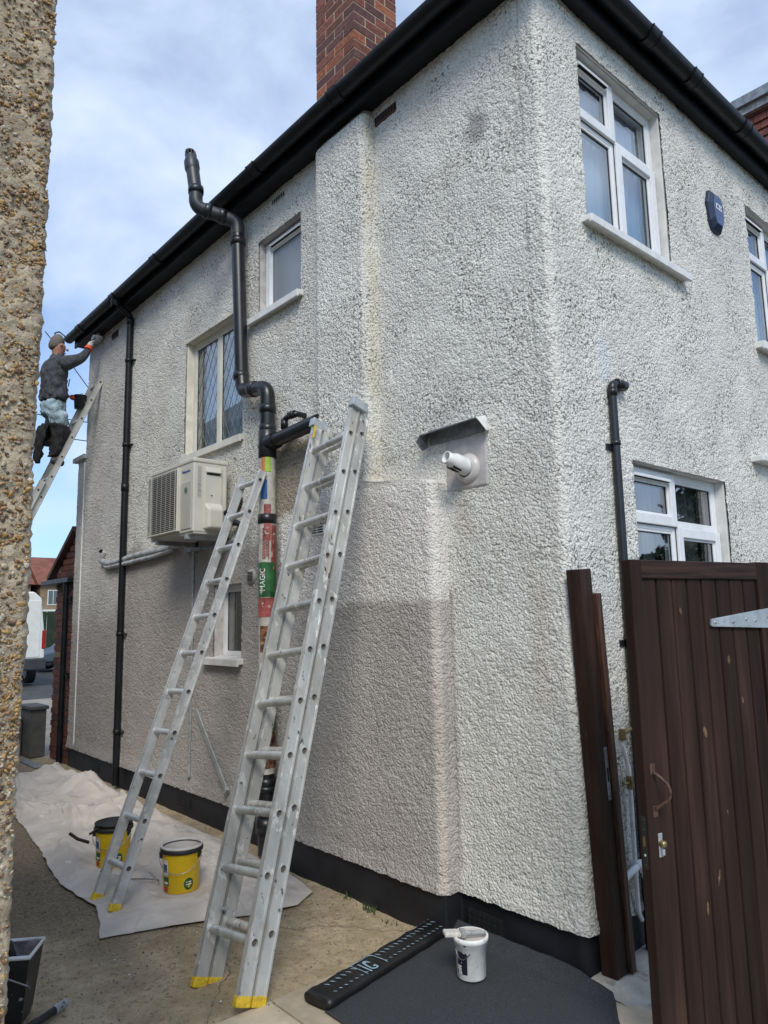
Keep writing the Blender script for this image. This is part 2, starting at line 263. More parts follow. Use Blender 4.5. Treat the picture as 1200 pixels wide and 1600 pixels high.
# ------------------------------------------------------------------ helpers
def tag(o, label=None, cat=None, group=None, kind=None):
    if label: o['label'] = label
    if cat: o['category'] = cat
    if group: o['group'] = group
    if kind: o['kind'] = kind
    return o
def thing(name, label, cat, loc=(0, 0, 0), group=None):
    o = bpy.data.objects.new(name, None); COL.objects.link(o); o.location = loc; o.empty_display_size = .1
    return tag(o, label, cat, group)
def wloc(o):
    p = Vector((0, 0, 0))
    while o: p += o.location; o = o.parent
    return p
class MB:
    def __init__(s): s.v = []; s.f = []; s.m = []; s.s = []
    def add(s, vs_, fs, mi=0, smooth=False):
        b = len(s.v); s.v += [tuple(p) for p in vs_]
        for f in fs: s.f.append(tuple(b+i for i in f)); s.m.append(mi); s.s.append(smooth)
        return s
    def hexa(s, p, mi=0):   # 8 points: bottom 4 ccw, top 4
        return s.add(p, [(3, 2, 1, 0), (4, 5, 6, 7), (0, 1, 5, 4), (1, 2, 6, 5), (2, 3, 7, 6), (3, 0, 4, 7)], mi)
    def box(s, a, b, mi=0):
        (x0, y0, z0), (x1, y1, z1) = [(min(a[i], b[i]) for i in range(3)), (max(a[i], b[i]) for i in range(3))]
        return s.hexa([(x0, y0, z0), (x1, y0, z0), (x1, y1, z0), (x0, y1, z0), (x0, y0, z1), (x1, y0, z1), (x1, y1, z1), (x0, y1, z1)], mi)
    def obox(s, o, ax, ay, az, a, b, mi=0):    # box in a frame
        o = Vector(o); P = [o+ax*x+ay*y+az*z for z in (a[2], b[2]) for (x, y) in ((a[0], a[1]), (b[0], a[1]), (b[0], b[1]), (a[0], b[1]))]
        return s.hexa(P, mi)
    def tube(s, pts, r, n=12, cap=True, mi=0, closed=False, smooth=True):
        pts = [Vector(p) for p in pts]; rs = r if isinstance(r, (list, tuple)) else [r]*len(pts)
        up = None; rings = []
        for i, p in enumerate(pts):
            a = pts[i-1] if i > 0 else (pts[-1] if closed else p); c = pts[i+1] if i < len(pts)-1 else (pts[0] if closed else p)
            t1 = (p-a).normalized() if (p-a).length > 1e-9 else Vector(); t2 = (c-p).normalized() if (c-p).length > 1e-9 else Vector()
            t = (t1+t2).normalized()
            if up is None:
                up = Vector((0, 0, 1)) if abs(t.z) < .9 else Vector((1, 0, 0))
            x = up.cross(t).normalized(); y = t.cross(x).normalized(); up = y
            k = 1/max(.5, t1.dot(t)) if t1.length and t2.length else 1
            rings.append([p+(x*math.cos(2*math.pi*j/n)+y*math.sin(2*math.pi*j/n))*rs[i]*(k if k < 1.5 else 1.5) for j in range(n)])
        V = [q for r_ in rings for q in r_]; F = []; m_ = len(rings)
        for i in range(m_ if closed else m_-1):
            for j in range(n):
                a = i*n+j; b_ = i*n+(j+1) % n; i2 = (i+1) % m_
                F.append((a, b_, i2*n+(j+1) % n, i2*n+j))
        s.add(V, F, mi, smooth)
        if cap and not closed:
            s.add(rings[0], [tuple(range(n))[::-1]], mi); s.add(rings[-1], [tuple(range(n))], mi)
        return s
    def lathe(s, c, prof, n=32, mi=0, sx=1, sy=1, axis=None, smooth=True, rot=0):
        c = Vector(c); V = []; F = []
        if axis is None: X, Y, Z = Vector((1, 0, 0)), Vector((0, 1, 0)), Vector((0, 0, 1))
        else:
            Z = Vector(axis).normalized(); X = (Vector((0, 0, 1)) if abs(Z.z) < .9 else Vector((1, 0, 0))).cross(Z).normalized(); Y = Z.cross(X)
        for (r, z) in prof:
            for j in range(n):
                a = 2*math.pi*j/n; x_, y_ = r*math.cos(a)*sx, r*math.sin(a)*sy
                xr, yr = x_*math.cos(rot)-y_*math.sin(rot), x_*math.sin(rot)+y_*math.cos(rot)
                V.append(c+X*xr+Y*yr+Z*z)
        for i in range(len(prof)-1):
            for j in range(n): F.append((i*n+j, i*n+(j+1) % n, (i+1)*n+(j+1) % n, (i+1)*n+j))
        s.add(V, F, mi, smooth); return s
    def disc(s, c, axis, r, n=16, mi=0):
        return s.lathe(c, [(r, 0), (1e-5, 0)], n, mi, axis=axis, smooth=False)
    def prism(s, poly, z0, z1, mi=0):
        n = len(poly); V = [(x, y, z0) for x, y in poly]+[(x, y, z1) for x, y in poly]
        F = [tuple(range(n))[::-1], tuple(range(n, 2*n))]+[(i, (i+1) % n, n+(i+1) % n, n+i) for i in range(n)]
        return s.add(V, F, mi)
    def extr(s, prof, o, ax, ay, az, l0, l1, mi=0):   # profile (x,y) in ax,ay extruded along az
        o = Vector(o); n = len(prof)
        V = [o+ax*x+ay*y+az*l0 for x, y in prof]+[o+ax*x+ay*y+az*l1 for x, y in prof]
        return s.add(V, [tuple(range(n))[::-1], tuple(range(n, 2*n))]+[(i, (i+1) % n, n+(i+1) % n, n+i) for i in range(n)], mi)
    def build(s, name, mats, parent=None, bev=0, seg=2, smooth=None, sub=0):
        if not isinstance(mats, (list, tuple)): mats = [mats]
        me = bpy.data.meshes.new(name); V = s.v
        if parent is None:
            a = np.array(V); o0 = Vector(((a[:, 0].min()+a[:, 0].max())/2, (a[:, 1].min()+a[:, 1].max())/2, a[:, 2].min()))
            V = [(p[0]-o0.x, p[1]-o0.y, p[2]-o0.z) for p in V]
        me.from_pydata(V, [], s.f)
        for m in mats: me.materials.append(mt[m] if isinstance(m, str) else m)
        me.polygons.foreach_set('material_index', s.m); me.polygons.foreach_set('use_smooth', s.s if smooth is None else [smooth]*len(s.f))
        bm = bmesh.new(); bm.from_mesh(me); bmesh.ops.recalc_face_normals(bm, faces=bm.faces); bm.to_mesh(me); bm.free()
        me.update()
        ob = bpy.data.objects.new(name, me); COL.objects.link(ob)
        if parent is not None: ob.parent = parent; ob.location = -wloc(parent)
        else: ob.location = o0
        if bev:
            b = ob.modifiers.new('bevel', 'BEVEL'); b.width = bev; b.segments = seg; b.limit_method = 'ANGLE'; b.angle_limit = R(40)
        if sub:
            b = ob.modifiers.new('subd', 'SUBSURF'); b.levels = sub; b.render_levels = sub
        return ob
X_, Y_, Z_ = Vector((1, 0, 0)), Vector((0, 1, 0)), Vector((0, 0, 1))
def text_mesh(body, size, o, ax, ay, name, mat, parent, thick=.0006, warp=None, bold=0):
    cu = bpy.data.curves.new(name, 'FONT'); cu.body = body; cu.size = size; cu.extrude = thick; cu.offset = bold; cu.resolution_u = 3
    t = bpy.data.objects.new(name, cu); COL.objects.link(t)
    dg = bpy.context.evaluated_depsgraph_get(); me = bpy.data.meshes.new_from_object(t.evaluated_get(dg))
    bpy.data.objects.remove(t)
    az = ax.cross(ay); o = Vector(o); w = wloc(parent)
    for v in me.vertices:
        p = warp(v.co) if warp else o+ax*v.co.x+ay*v.co.y+az*v.co.z
        v.co = p
    me.materials.clear(); me.materials.append(mt[mat])
    ob = bpy.data.objects.new(name, me); COL.objects.link(ob); ob.parent = parent; ob.location = -w
    return ob
# value noise with gradients, numpy
def perlin(x, y, seed=0):
    xi = np.floor(x).astype(np.int64); yi = np.floor(y).astype(np.int64); xf = x-xi; yf = y-yi
    def g(ix, iy, dx, dy):
        h = (ix*374761393+iy*668265263+seed*974634777) & 0xffffffff
        h = ((h ^ (h >> 13))*1274126177) & 0xffffffff; h = (h ^ (h >> 16)) & 0xffff
        a = h*(2*math.pi/65536); return np.cos(a)*dx+np.sin(a)*dy
    u = xf*xf*xf*(xf*(xf*6-15)+10); v = yf*yf*yf*(yf*(yf*6-15)+10)
    a = g(xi, yi, xf, yf); b = g(xi+1, yi, xf-1, yf); c = g(xi, yi+1, xf, yf-1); d = g(xi+1, yi+1, xf-1, yf-1)
    return (a+(b-a)*u)+((c+(d-c)*u)-(a+(b-a)*u))*v
def sstep(x, a, b):
    t = np.clip((x-a)/(b-a), 0, 1); return t*t*(3-2*t)
def grid_object(name, P, mat, parent=None, keep=None, attrs={}, smooth=True):
    nu, nv = P.shape[:2]; idx = np.arange(nu*nv).reshape(nu, nv)
    Q = np.stack([idx[:-1, :-1], idx[1:, :-1], idx[1:, 1:], idx[:-1, 1:]], -1).reshape(-1, 4)
    if keep is not None: Q = Q[keep.reshape(-1)]
    used = np.zeros(nu*nv, bool); used[Q.ravel()] = True; rm = np.cumsum(used)-1; Q = rm[Q]
    V = P.reshape(-1, 3)[used]
    o0 = np.zeros(3)
    if parent is None: o0 = np.array([(V[:, 0].min()+V[:, 0].max())/2, (V[:, 1].min()+V[:, 1].max())/2, V[:, 2].min()]); V = V-o0
    me = bpy.data.meshes.new(name); me.vertices.add(len(V)); me.vertices.foreach_set('co', V.astype(np.float32).ravel())
    me.loops.add(Q.size); me.polygons.add(len(Q)); me.loops.foreach_set('vertex_index', Q.astype(np.int32).ravel())
    me.polygons.foreach_set('loop_start', (np.arange(len(Q))*4).astype(np.int32)); me.polygons.foreach_set('loop_total', np.full(len(Q), 4, np.int32))
    me.polygons.foreach_set('use_smooth', np.full(len(Q), smooth)); me.update(calc_edges=True)
    for k, a in attrs.items():
        if a.ndim == 3:
            at = me.attributes.new(k, 'FLOAT_COLOR', 'POINT'); b = np.ones((len(V), 4), np.float32); b[:, :3] = a.reshape(-1, 3)[used]; at.data.foreach_set('color', b.ravel())
        else:
            at = me.attributes.new(k, 'FLOAT', 'POINT'); at.data.foreach_set('value', a.reshape(-1)[used].astype(np.float32))
    me.materials.append(mt[mat]); ob = bpy.data.objects.new(name, me); COL.objects.link(ob)
    if parent is not None: ob.parent = parent; ob.location = -wloc(parent)
    else: ob.location = o0
    return ob
# ================================================================== GROUND
def ground_sheet(name, x0, x1, y0, y1, z, mat):
    o = MB().add([(x0, y0, z), (x1, y0, z), (x1, y1, z), (x0, y1, z)], [(0, 1, 2, 3)]).build(name, mat); return tag(o, kind='structure')
ground_sheet('ground', -400, 400, -400, 500, -.06, 'earth')
ground_sheet('driveway', -3.2, 14, 7.0, 15.2, -.015, 'drive')
ground_sheet('road', -150, 150, 15.2, 28, -.03, 'asphalt')
gx = np.arange(-2.7, .02, .02); gy = np.concatenate([np.arange(-3, 4, .02), np.arange(4, 9.2, .05)])
GX, GY = np.meshgrid(gx, gy, indexing='ij')
GZ = .010*perlin(GX*2.2, GY*2.2, 3)+.006*perlin(GX*7, GY*7, 4)+.0035*perlin(GX*28, GY*28, 5)+.002*perlin(GX*55, GY*55, 9)
GZ = GZ-.008
edge = GY-(1.62+.38*np.clip((-GX-.3)/1.3, 0, 1)+.25*perlin(GX*1.5, GY*1.5, 8)+.12*perlin(GX*5, GY*5, 12))
wet = sstep(edge, -.35, .45)*sstep(-GX, .15, .55)
wet = np.clip(wet+.35*sstep(perlin(GX*2.5+4, GY*2.5, 17), .2, .5)*sstep(-GX, .8, 1.4)*sstep(GY, .9, 1.4), 0, 1)
tag(grid_object('yard', np.stack([GX, GY, GZ], -1), 'yard', attrs={'wet': wet}), kind='structure')
# pale paving slabs round the corner, each its own piece
pav = MB().box((-1.15, -2.6, -.05), (-.0, .86, -.006)).build('paving', 'palecon'); tag(pav, kind='structure')
rows_ = [(.845, .40), (.39, -.06), (-.07, -.52), (-.53, -.98), (-.99, -1.44), (-1.45, -1.9)]
for i, (ya, yb) in enumerate(rows_):
    xs = [-1.75, -1.09, -.44, .0] if i % 2 == 0 else [-1.75, -1.35, -.75, -.15]
    for a, b in zip(xs[:-1], xs[1:]):
        if b < -1.0 and ya > .8: a = max(a, -1.60)
        t = .010+random.uniform(-.002, .002)
        MB().box((a+.004, yb+.004, -.03), (b-.004, ya-.004, t)).build('slab', 'slab', pav, bev=.006)
MB().box((.0, -.52, -.03), (1.6, -.36, .004)).build('slab', 'slab', pav, bev=.006)
bm_ = MB(); n_ = 26   # pale mortar bed the posts stand on
xs = np.linspace(-.06, 1.3, n_); ys = np.linspace(-.34, .0, 12)
PX, PY = np.meshgrid(xs, ys, indexing='ij')
PZ = .026*sstep(PY, -.30, -.12)+.008*perlin(PX*12, PY*12, 2)-.006+.012*sstep(PX, -.06, .05)
PX = PX+.03*perlin(PX*6, PY*9, 21)
tag(grid_object('mortar_bed', np.stack([PX, PY, PZ], -1), 'palecon'), kind='structure')

# ================================================================== HOUSE
house = thing('house', 'white roughcast two storey house with black eaves and brick chimney', 'house', (3, 3.4, 0))
EE = .012; RC = .040
side_op = [(2.15, 2.74, 3.98, 4.62), (2.98, 4.02, 3.07, 4.16), (2.97, 3.42, 1.30, 1.89)]
front_op = [(.345, 1.275, 3.69, 4.765), (2.52, 3.52, 3.52, 4.63), (.635, 1.755, 1.16, 2.415)]
def snap(a, vals):
    for v in vals: a[np.argmin(abs(a-v))] = v
    return a
ysd = [RC-EE]
while ysd[-1] < 6.9: ysd.append(ysd[-1]+.0072+.0007*ysd[-1])
ysd = np.array(ysd); ysd[-1] = 6.9; ysd = snap(ysd, [v for o in side_op for v in o[:2]])
xfr = [RC-EE]
while xfr[-1] < 6.0: xfr.append(xfr[-1]+(.0085+.0011*xfr[-1] if xfr[-1] < 3.3 else .05))
xfr = snap(np.array(xfr), [v for o in front_op for v in o[:2]])
arc = np.linspace(0, math.pi/2, 15)[1:-1]
px = np.concatenate([np.full(len(ysd), -EE), -EE+RC-RC*np.cos(arc), xfr])
py = np.concatenate([ysd[::-1], -EE+RC-RC*np.sin(arc), np.full(len(xfr), -EE)])
nx = np.concatenate([np.full(len(ysd), -1.), -np.cos(arc), np.zeros(len(xfr))]); ny = np.concatenate([np.zeros(len(ysd)), -np.sin(arc), np.full(len(xfr), -1.)])
ss = np.concatenate([[0], np.cumsum(np.hypot(np.diff(px), np.diff(py)))])
zz = np.arange(.205, 4.965, .0068); zz = snap(zz, [v for o in side_op+front_op for v in o[2:]])
def worley(x, y, seed):
    xi = np.floor(x).astype(np.int64); yi = np.floor(y).astype(np.int64); best = np.full(x.shape, 9.); val = np.zeros(x.shape)
    def hsh(a, b, k):
        h = (a*374761393+b*668265263+(seed*31+k)*974634777) & 0xffffffff
        h = ((h ^ (h >> 13))*1274126177) & 0xffffffff; return ((h ^ (h >> 16)) & 0xffff)/65536.
    for dx in (-1, 0, 1):
        for dy in (-1, 0, 1):
            a, b = xi+dx, yi+dy
            d = (a+hsh(a, b, 1)-x)**2+(b+hsh(a, b, 2)-y)**2; r_ = .55+.45*hsh(a, b, 3); d = d/(r_*r_)
            m = d < best; best = np.where(m, d, best); val = np.where(m, r_, val)
    return np.sqrt(np.clip(1-best/1.15, 0, 1))*val
def cast(u, v, seed=0):
    wx = .010*perlin(u*60, v*60, 31+seed); wy = .010*perlin(u*60+7, v*60, 32+seed)
    a = worley((u+wx)/.023, (v+wy)/.023, 41+seed); b = worley((u+wy)/.0125, (v+wx)/.0125, 42+seed); c = perlin(u*70, v*70, 43+seed)
    return np.clip(.62*a+.36*b+.16*c, 0, 1.2)
def cast_old(u, v, seed=0):
    wx = .35*perlin(u*55, v*55, 31+seed); wy = .35*perlin(u*55+7, v*55, 32+seed)
    a = np.abs(perlin(u*40+wx, v*40+wy, 41+seed)); b = np.abs(perlin(u*78+wx*2, v*78+wy*2, 42+seed)); c = perlin(u*150, v*150, 43+seed)
    return np.clip(.95*a+.62*b+.16*c, 0, 1.2)    # rounded lumps, sharp valleys
def lerp3(a, b, t): return a*(1-t[..., None])+np.array(b)*t[..., None]
def paint_zone(Xw, Yw, Zw, front):
    """colours of the coats of paint on the wall; all of it stays put whatever the light"""
    c = np.ones(Xw.shape+(3,))*np.array((.78, .76, .705))
    n1_ = perlin(Yw*1.3+Xw*1.3, Zw*1.3, 51); n2_ = perlin(Yw*5+Xw*5, Zw*4, 52); n3_ = perlin(Yw*14+Xw*14, Zw*14, 53)
    j = .07*n2_+.03*n3_
    c = lerp3(c, (.69, .675, .635), .7*sstep(n1_+.4*n2_, -.1, .5))
    c = lerp3(c, (.73, .69, .60), .5*sstep(perlin(Yw*2.1, Zw*.9, 54)+.3*n2_, .15, .5)*(1-front))
    old = np.ones_like(Yw)
    # freshly coated low part of the side wall
    low = sstep(2.17+.08*np.clip(Yw-3, 0, 3)-Zw+j, -.03, .03)*sstep(Yw, 2.20, 2.34)*(1-sstep(Yw, 5.22, 5.34))
    c = lerp3(c, (.47, .435, .412), low*(1-front)); old = old*(1-.75*low*(1-front))
    far = sstep(Yw, 5.3, 5.4)*(1-front)
    c = lerp3(c, (.62, .60, .58), far*.9)
    far2 = sstep(1.9-Zw+j, -.1, .5)*sstep(Yw, 5.3, 5.45)*(1-front)
    c = lerp3(c, (.43, .40, .385), far2); old = old*(1-.6*far2)
    brown = sstep(.44-np.abs(Yw-2.14)*1.0+.5*j, -.02, .16)*sstep(2.90-Zw+j, -.02, .05)*sstep(Zw-2.36+j, -.03, .03)*(1-front)
    c = lerp3(c, (.36, .30, .22), brown*.85)
    right = (1-sstep(Yw, .70, .80))*sstep(2.0-Zw+2*j, -.4, .5)*(1-front)
    c = lerp3(c, (.74, .735, .70), right*.8); old = old*(1-.62*right)
    pk = sstep(Yw, .70, .74)*(1-sstep(Yw, .80, .86))*sstep(1.72-Zw+j, -.03, .05)*(1-front)
    c = lerp3(c, (.50, .455, .43), pk)
    rust = sstep(.05-np.abs(Yw-.16-.05*n2_), -.03, .03)*sstep(.32-np.abs(Zw-1.5), -.1, .1)*(1-front)
    c = lerp3(c, (.56, .48, .40), rust*.4)
    rust2 = sstep(.06-np.abs(Yw-.60-.05*n2_), -.03, .04)*sstep(.12-np.abs(Zw-2.14), -.1, .06)*(1-front)
    c = lerp3(c, (.52, .46, .39), rust2*.4)
    st = sstep(.09-np.hypot(Yw-.42, (Zw-4.32)*.8)+.03*n3_, -.03, .05)*(1-front)
    c = lerp3(c, (.25, .235, .235), st*.7)
    fs = sstep(.11-np.hypot((Xw-.42)*1.6, (Zw-2.92)*.8)+.03*n3_, -.02, .03)*front
    c = lerp3(c, (.70, .71, .72), fs)
    dirt = old*(.38+.75*sstep(perlin(Yw*3+Xw*3, Zw*3, 61)+.4*n2_, -.2, .35))*(1-.9*fs)
    grime = 0*Yw
    crack = (1-front)*sstep(.006-np.abs(Yw-.10-.012*n2_), -.003, .004)*sstep(Zw, 2.7, 2.9)*sstep(perlin(Zw*2.2, Zw*0, 66)+.2, -.1, .2)
    return c, np.clip(dirt+grime, 0, 1.3), crack
def rough_sheet(PXY, NXY, S, Zr, amp=.0115, seed=0, front=None, basez=None):
    U, V = np.meshgrid(S, Zr, indexing='ij')
    h = cast(U, V, seed)
    big = .004*perlin(U*3.2, V*3.2, 71)+.003*perlin(U*9, V*9, 72)
    flare = .014*(1-sstep(V, .2, .34))
    d = amp*h*(.75+.55*np.clip(perlin(U*2.6, V*2.6, 76)+.5*perlin(U*7, V*7, 77)+.3, -.4, 1))+big+flare
    P = np.zeros(U.shape+(3,))
    P[..., 0] = PXY[0]+NXY[0]*d; P[..., 1] = PXY[1]+NXY[1]*d; P[..., 2] = V
    P[:, 0, 2] += (.010*perlin(S*16, S*0, 73)+.007*perlin(S*60, S*0+3, 74))
    P[:, 1, 2] += .5*(.010*perlin(S*16, S*0, 73)+.007*perlin(S*60, S*0+3, 74))
    fr = np.zeros_like(U) if front is None else front
    c, dirt, crack = paint_zone(P[..., 0], P[..., 1], P[..., 2], fr)
    pit = (1-sstep(cast(U, V, seed+23), .10, .34))     # specks of old grime, independent of the relief
    pit = np.clip(pit*dirt*.60+crack*.45, 0, .92)
    return P, {'paint': c, 'pit': pit, 'dirt': np.clip(dirt*.8, 0, .85)}
one = np.ones_like(zz)[None]
frontmask = np.repeat((py < RC-EE-.03)[:, None].astype(float), len(zz), 1)
P, A = rough_sheet((px[:, None]*one, py[:, None]*one), (nx[:, None]*one, ny[:, None]*one), ss, zz, front=frontmask)
cu, cz = (ss[:-1]+ss[1:])/2, (zz[:-1]+zz[1:])/2
keep = np.ones((len(px)-1, len(zz)-1), bool)
cy_, cx_ = (py[:-1]+py[1:])/2, (px[:-1]+px[1:])/2
ns = len(ysd)
for (a, b, c, d) in side_op:
    keep &= ~(((cy_ > a) & (cy_ < b) & (np.arange(len(cy_)) < ns))[:, None] & ((cz > c) & (cz < d))[None])
for (a, b, c, d) in front_op:
    keep &= ~(((cx_ > a) & (cx_ < b) & (np.arange(len(cx_)) > ns))[:, None] & ((cz > c) & (cz < d))[None])
far_up = ((cy_ > 6.65) & (np.arange(len(cy_)) < ns))[:, None] & (cz > 3.55)[None]
keep &= ~far_up
mid = ns+7
def sl(a, lo, hi): return a[lo:hi]
grid_object('side_wall', P[:mid+1], 'roughcast', house, keep[:mid], {k: v[:mid+1] for k, v in A.items()})
grid_object('front_wall', P[mid:], 'roughcast', house, keep[mid:], {k: v[mid:] for k, v in A.items()})
# inner walls behind (solid core)
MB().box((.42, .42, 0), (6, 6.6, 4.9)).build('core_wall', 'room', house)
MB().box((.0, 6.60, 0), (6, 6.652, 5.0)).build('rear_wall', 'smooth', house)
MB().box((.02, 6.66, .25), (1.0, 6.895, 3.55)).build('bay_return', 'smooth', house)
MB().box((-.055, 6.62, 3.545), (.6, 7.02, 3.60)).build('bay_sill', 'smooth_grey', house, bev=.006)
MB().tube([(-.024, 6.655, .25), (-.024, 6.655, 3.5)], .009, 6).build('corner_bead', 'white', house)
# chimney breast
zb = np.arange(.205, 4.95, .0068)
y0 = 1.30-.55*(1-sstep(zb, 2.33, 2.43)); y1 = 1.84+.43*(1-sstep(zb, 2.24, 2.40)); xb = -.115-.012*(1-sstep(zb, 2.3, 2.45))
topc = sstep(zb, 4.86, 4.95)*.05; y0 = y0+topc*.5; xb = xb+topc
rc = .045
k = np.linspace(0, 1, 12); ka = np.linspace(0, math.pi/2, 9)[1:-1]; kf = np.linspace(0, 1, 190)
def col(i, part, t):
    if part == 0: x = .0+(xb+rc)*t; y = y0; n = (0, -1)
    elif part == 1: x = xb+rc-rc*np.sin(t); y = y0+rc-rc*np.cos(t); n = (-math.sin(t), -math.cos(t))
    elif part == 2: x = xb+0*y0; y = y0+rc+(y1-y0-2*rc)*t; n = (-1, 0)
    elif part == 3: x = xb+rc-rc*np.cos(t); y = y1-rc+rc*np.sin(t); n = (-math.cos(t), math.sin(t))
    else: x = (xb+rc)*(1-t); y = y1; n = (0, 1)
    return x, y, n
cols = [(0, t) for t in k]+[(1, t) for t in ka]+[(2, t) for t in kf]+[(3, t) for t in ka]+[(4, t) for t in k]
BX = np.array([col(0, a, t)[0]+0*zb for a, t in cols]); BY = np.array([col(0, a, t)[1]+0*zb for a, t in cols])
BN = np.array([col(0, a, t)[2] for a, t in cols])
U = np.concatenate([np.zeros((1, len(zb))), np.cumsum(np.hypot(np.diff(BX, axis=0), np.diff(BY, axis=0)), 0)])+y0[None]
V = np.repeat(zb[None], len(cols), 0)
h = cast(U, V, 5); d = .0112*h+.004*perlin(U*3.2, V*3.2, 71)+.010*(1-sstep(V, .2, .30))
BP = np.stack([BX+BN[:, :1]*d, BY+BN[:, 1:]*d, V+.008*h*sstep(V, 2.25, 2.3)*(1-sstep(V, 2.42, 2.46))], -1)
BP[:, 0, 2] += .010*perlin(U[:, 0]*16, U[:, 0]*0, 73)+.007*perlin(U[:, 0]*60, U[:, 0]*0, 74)
n2_ = perlin(U*5, V*4, 52); n3_ = perlin(U*14, V*14, 53); j = .06*n2_+.03*n3_
c = np.ones(BP.shape)*np.array((.77, .75, .70)); up_ = sstep(V-2.40+.4*j, -.03, .03)
c = lerp3(c, (.70, .685, .645), .7*sstep(perlin(U*1.3, V*1.3, 51)+.4*n2_, -.1, .5)*up_)
c = lerp3(c, (.76, .725, .69), (1-up_))
lowz = sstep(1.69-V+j*.6, -.02, .03)
retn = (BN[:, 1] < -.75)[:, None]*np.ones_like(V)
c = lerp3(c, (.49, .458, .435), lowz)
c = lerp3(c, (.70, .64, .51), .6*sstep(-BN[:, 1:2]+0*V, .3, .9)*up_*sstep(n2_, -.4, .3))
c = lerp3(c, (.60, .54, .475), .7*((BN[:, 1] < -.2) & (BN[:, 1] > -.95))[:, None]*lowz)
dirt = up_*(.45+.6*sstep(perlin(U*3, V*3, 61), -.2, .35))+.16*(1-up_)
pit = np.clip((1-sstep(cast(U, V, 29), .10, .34))*dirt*.60, 0, .9)
grid_object('chimney_breast', BP, 'roughcast', house, None, {'paint': c, 'pit': pit, 'dirt': np.clip(dirt*.8, 0, .85)})
# plinth
arcp = [(-.003+.06-.06*math.cos(a), -.003+.06-.06*math.sin(a)) for a in np.linspace(0, math.pi/2, 9)]
poly = [(-.003, 6.9), (-.003, 2.28), (-.122, 2.28), (-.122, .745), (-.003, .745)]+arcp+[(6, -.003), (6, .15), (.15, .15), (.15, 6.9)]
MB().prism(poly, -.08, .215).build('plinth', 'plinth', house, bev=.008)
# ------------------------------------------------------------------ windows
FR = (Vector((0, 0, 0)), X_, -Y_); SD = (Vector((0, 0, 0)), Y_, -X_)
def ring(mb, fr, u0, u1, z0, z1, w, n0, n1, mi=0):
    o, au, an = fr
    wl, wr, wb, wt = w if isinstance(w, tuple) else (w, w, w, w)
    for a, b in (((u0, z0), (u0+wl, z1)), ((u1-wr, z0), (u1, z1)), ((u0+wl, z0), (u1-wr, z0+wb)), ((u0+wl, z1-wt), (u1-wr, z1))):
        mb.obox(o, au, an, Z_, (a[0], n0, a[1]), (b[0], n1, b[1]), mi)
    return mb
def fbox(mb, fr, a, b, mi=0):
    o, au, an = fr; return mb.obox(o, au, an, Z_, a, b, mi)
def reveal(root, fr, u0, u1, z0, z1, d, mat='smooth', head=None, t=.03):
    mb = MB(); ring(mb, fr, u0-t, u1+t, z0-t, z1+t, t, -d-.07, .004)
    ob = mb.build('reveal', mat, root, bev=.004)
    if head: h_ = fbox(MB(), fr, (u0-.05, -.01, z1), (u1+.07, head, z1+.035)).build('window_head', mat, root, bev=.006)
def sill(root, fr, u0, u1, z, out, mat='upvc', h=.045):
    o, au, an = fr
    MB().extr([(-.06, h+.012), (out, h-.004), (out, -.012), (out-.018, -.012), (out-.02, .004), (-.06, .004)], o+Z_*(z-h), an, Z_, au, u0, u1).build('sill', mat, root, bev=.003)
def pane(root, fr, u0, u1, z0, z1, n, mat, frame, sash=False, vent=False, bead=.014):
    if sash:
        s = ring(MB(), fr, u0-.028, u1+.028, z0-.028, z1+.028, .058, n-.01, n+.020).build('sash', frame, root, bev=.004)
        ring(MB(), fr, u0-.031, u1+.031, z0-.031, z1+.031, .02, n-.012, n+.004).build('seal', 'rubber', root)
        u0, u1, z0, z1 = u0+.030, u1-.030, z0+.030, z1-.030; n += .008
        if vent:
            o, au, an = fr
            v = fbox(MB(), fr, (u0-.0, n+.010, z1+.006), (u1-.02, n+.032, z1+.024)).build('trickle_vent', frame, root, bev=.003)
            fbox(MB(), fr, (u0+.01, n+.012, z1+.0045), (u1-.03, n+.030, z1+.0058)).build('vent_slot', 'dark', root)
    ring(MB(), fr, u0, u1, z0, z1, bead, n-.02, n-.004).build('glazing_bead', frame, root, bev=.002)
    ring(MB(), fr, u0+bead, u1-bead, z0+bead, z1-bead, .004, n-.02, n-.012).build('gasket', 'rubber', root)
    p = fbox(MB(), fr, (u0+bead, n-.028, z0+bead), (u1-bead, n-.016, z1-bead)).build('pane', mat, root)
    return (u0+bead, u1-bead, z0+bead, z1-bead, n-.016)
def curtain(root, fr, u0, u1, z0, z1, n, mat='curtain', amp=.010, wl=.075):
    o, au, an = fr; us = np.linspace(u0, u1, max(8, int((u1-u0)/.008))); V = []; F = []
    for i, u in enumerate(us):
        d = n+amp*math.sin(u*2*math.pi/wl+1.7*math.sin(u*9)); V += [o+au*u+an*d+Z_*z0, o+au*u+an*(d+.3*amp*math.sin(u*40))+Z_*z1]
        if i: F.append((2*i-2, 2*i, 2*i+1, 2*i-1))
    return MB().add(V, F, 0, True).build('curtain', mat, root)
def frame_part(fr, u0, u1, z0, z1, d, bars, mat, w=.05):
    mb = ring(MB(), fr, u0, u1, z0, z1, w, -d-.06, -d)
    for (a, b) in bars: fbox(mb, fr, (a[0], -d-.058, a[1]), (b[0], -d-.001, b[1]))
    return mb.build('window', mat, house, bev=.004)
